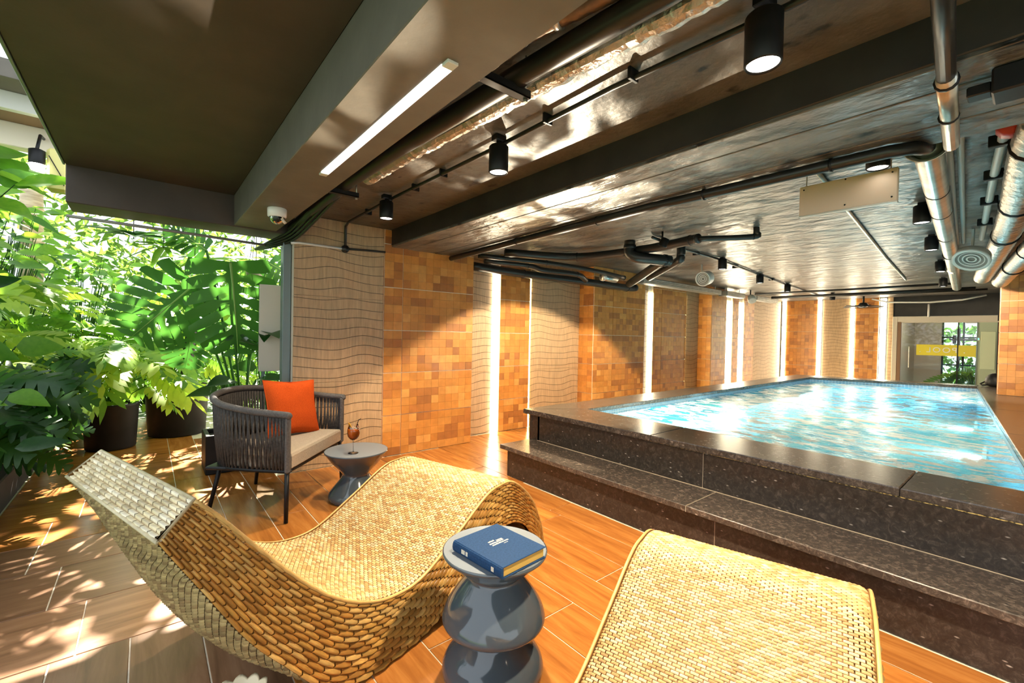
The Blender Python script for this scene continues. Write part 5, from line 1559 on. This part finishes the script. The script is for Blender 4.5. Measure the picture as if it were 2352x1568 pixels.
# tall tree added over the garden so its crown breaks sunlight into terrace flecks
cn = thing('added_shade_tree', 'tall garden tree added so its crown breaks up the terrace sunlight', 'tree', (3.0, 9.4, 0))
mb = MB(); rn = random.Random(21)
for _ in range(2300):
    p = Vector((rn.uniform(-.9, 4.2), rn.uniform(5.0, 10.4), 0))
    p.z = 4.6 + .25 * math.sin(p.x * 2) + rn.uniform(-.4, .4)
    if noise.noise(Vector((p.x * .9, p.y * .9, 5))) < -.28: continue
    d = Vector((rn.gauss(0, 1), rn.gauss(0, 1), rn.gauss(-.3, .3)))
    M = leaf_matrix(p, d, Vector((rn.gauss(.1, .3), rn.gauss(.4, .3), 1)), rn.uniform(.17, .34))
    mb.add([M @ Vector(q) for q in ((0, 0, 0), (.35, .24, .04), (.75, .17, 0), (1, 0, -.1), (.75, -.17, 0), (.35, -.24, .04))], [(0, 5, 4, 3, 2, 1)])
o = mb.build('foliage', MT['leaf_canopy'], cn); o['kind'] = 'stuff'
MB().tube(smoothcurve([(3.0, 9.4, -.12), (2.9, 9.3, 2.2), (2.4, 8.6, 4.0), (1.4, 7.6, 4.7)], 4), [.16, .155, .15, .145, .14, .13, .12, .11, .10, .08, .06, .05, .03], 10).build('trunk', MT['bark'], cn, True)
# added, unseen spotlight behind the pool wall; its noise pattern makes the lounge ceiling flecks
ul = thing('added_fleck_projector', 'unseen projector lamp added behind the pool wall for flecks on the lounge ceiling', 'lamp', (3.95, 4.0, 0))
UP = Vector((3.95, 4.0, .13))
UD = (Vector((1.36, 1.5, 2.36)) - UP).normalized()
UQ = UD.to_track_quat('Z', 'Y').to_matrix()
MB().lathe([(.0, .002), (.06, .002), (.06, .012), (.012, .02), (.012, .10), (0, .10)], 18, (3.95, 4.0, 0)).build('stand', MT['black_metal'], ul, True)
MB().lathe([(0, -.12), (.035, -.11), (.045, 0), (.040, .004)], 18, UP, UQ).build('housing', MT['black_metal'], ul, True)
MB().lathe([(.040, .0), (0, -.01)], 18, UP, UQ).build('lens', MT['lamp_reflector'], ul, True)
ld = bpy.data.lights.new('added_fleck_light', 'SPOT'); ld.energy = 2600; ld.color = (1, .86, .62); ld.spot_size = math.radians(37); ld.spot_blend = .6; ld.shadow_soft_size = .02
ld.use_nodes = True
lt = ld.node_tree
em = lt.nodes['Emission']
gm = lt.nodes.new('ShaderNodeNewGeometry')
nz = lt.nodes.new('ShaderNodeTexNoise'); nz.inputs['Scale'].default_value = 12; nz.inputs['Detail'].default_value = 1.5; nz.inputs['Distortion'].default_value = .6
rp = lt.nodes.new('ShaderNodeValToRGB')
rp.color_ramp.elements[0].position, rp.color_ramp.elements[0].color = .50, (.02, .02, .02, 1)
rp.color_ramp.elements[1].position, rp.color_ramp.elements[1].color = .64, (1, 1, 1, 1)
lt.links.new(gm.outputs['Incoming'], nz.inputs['Vector']); lt.links.new(nz.outputs['Fac'], rp.inputs['Fac']); lt.links.new(rp.outputs['Color'], em.inputs['Strength'])
lo = bpy.data.objects.new('added_fleck_light', ld); col.objects.link(lo); lo.parent = ul
lo.matrix_basis = Matrix.Translation(Vector((0, 0, .13)) + UD * .012) @ UD.to_track_quat('-Z', 'Y').to_matrix().to_4x4()
shrub('added_bed_shrub', 'unseen leafy shrub added at the near end of the planting bed', 'plant', (-.86, 2.95), 70, 1.5, .42, ['vine0', 'vine1', 'dark0'], .17, None, 133, (.05, -.05), z0=.2, low=.2)  # out of view, put in to break light into flecks
# pergola pieces and lamp at the top left
pg = struct(thing('pergola', None, None, (-1.2, 5.7, 2.8)))
MB().box(-3.2, 5.6, 2.86, -.48, 5.74, 3.06, .006).build('crossbeam', MT['cream_paint'], pg)
MB().box(-3.2, 5.35, 3.06, -.48, 5.74, 3.10, .004).build('board', MT['brown_frame'], pg)
MB().box(-3.2, 5.28, 3.06, -.48, 5.35, 3.20, .004).build('crossbeam', MT['alu_white'], pg)
MB().box(-3.2, 5.0, 3.20, -.48, 5.35, 3.34, .004).build('crossbeam', MT['grey_soffit'], pg)
gl = thing('garden_lamp', 'lit garden floodlight under the pergola at the top left', 'lamp', (-.70, 5.3, 2.6))
MB().lathe([(.045, .0), (.05, .02), (.05, .12), (.03, .13)], 18, (-.70, 5.30, 2.66)).build('housing', MT['black_metal'], gl, True)
MB().lathe([(0, -.05), (.034, -.038), (.05, 0), (.046, .014)], 18, (-.70, 5.30, 2.655)).build('bulb', MT['garden_lamp_glow'], gl, True)
MB().tube([(-.70, 5.30, 2.79), (-.70, 5.45, 2.95), (-.70, 5.6, 2.97)], .012, 6).build('bracket', MT['black_metal'], gl, True)
wb = thing('wall_box', 'cream yellow box unit hanging beside the garden beam', 'box', (-.58, 5.3, 2.5))
MB().box(-.645, 5.28, 2.47, -.52, 5.40, 2.82, .02).build('casing', MT['yellow_box'], wb)
MB().tube([(-.63, 5.275, 2.75), (-.56, 5.27, 2.60), (-.54, 5.275, 2.52)], .004, 5).build('cable', MT['black_metal'], wb)
tag(MB().tube([(-.46, 4.62, 2.16), (.2, 4.72, 2.165), (.98, 4.86, 2.17)], .012, 8).build('curtain_rail', MT['vent_grey'], None, True), 'thin grey rail strung under the garden beam', 'rail')

shrub('corridor_palm', 'dark potted palm behind the lower right of the glass door', 'plant', (15.3, 1.0), 26, .95, .35, ['pinv0', 'pinv1', 'long1'], .5, None, 201, (0, .1), low=.4)
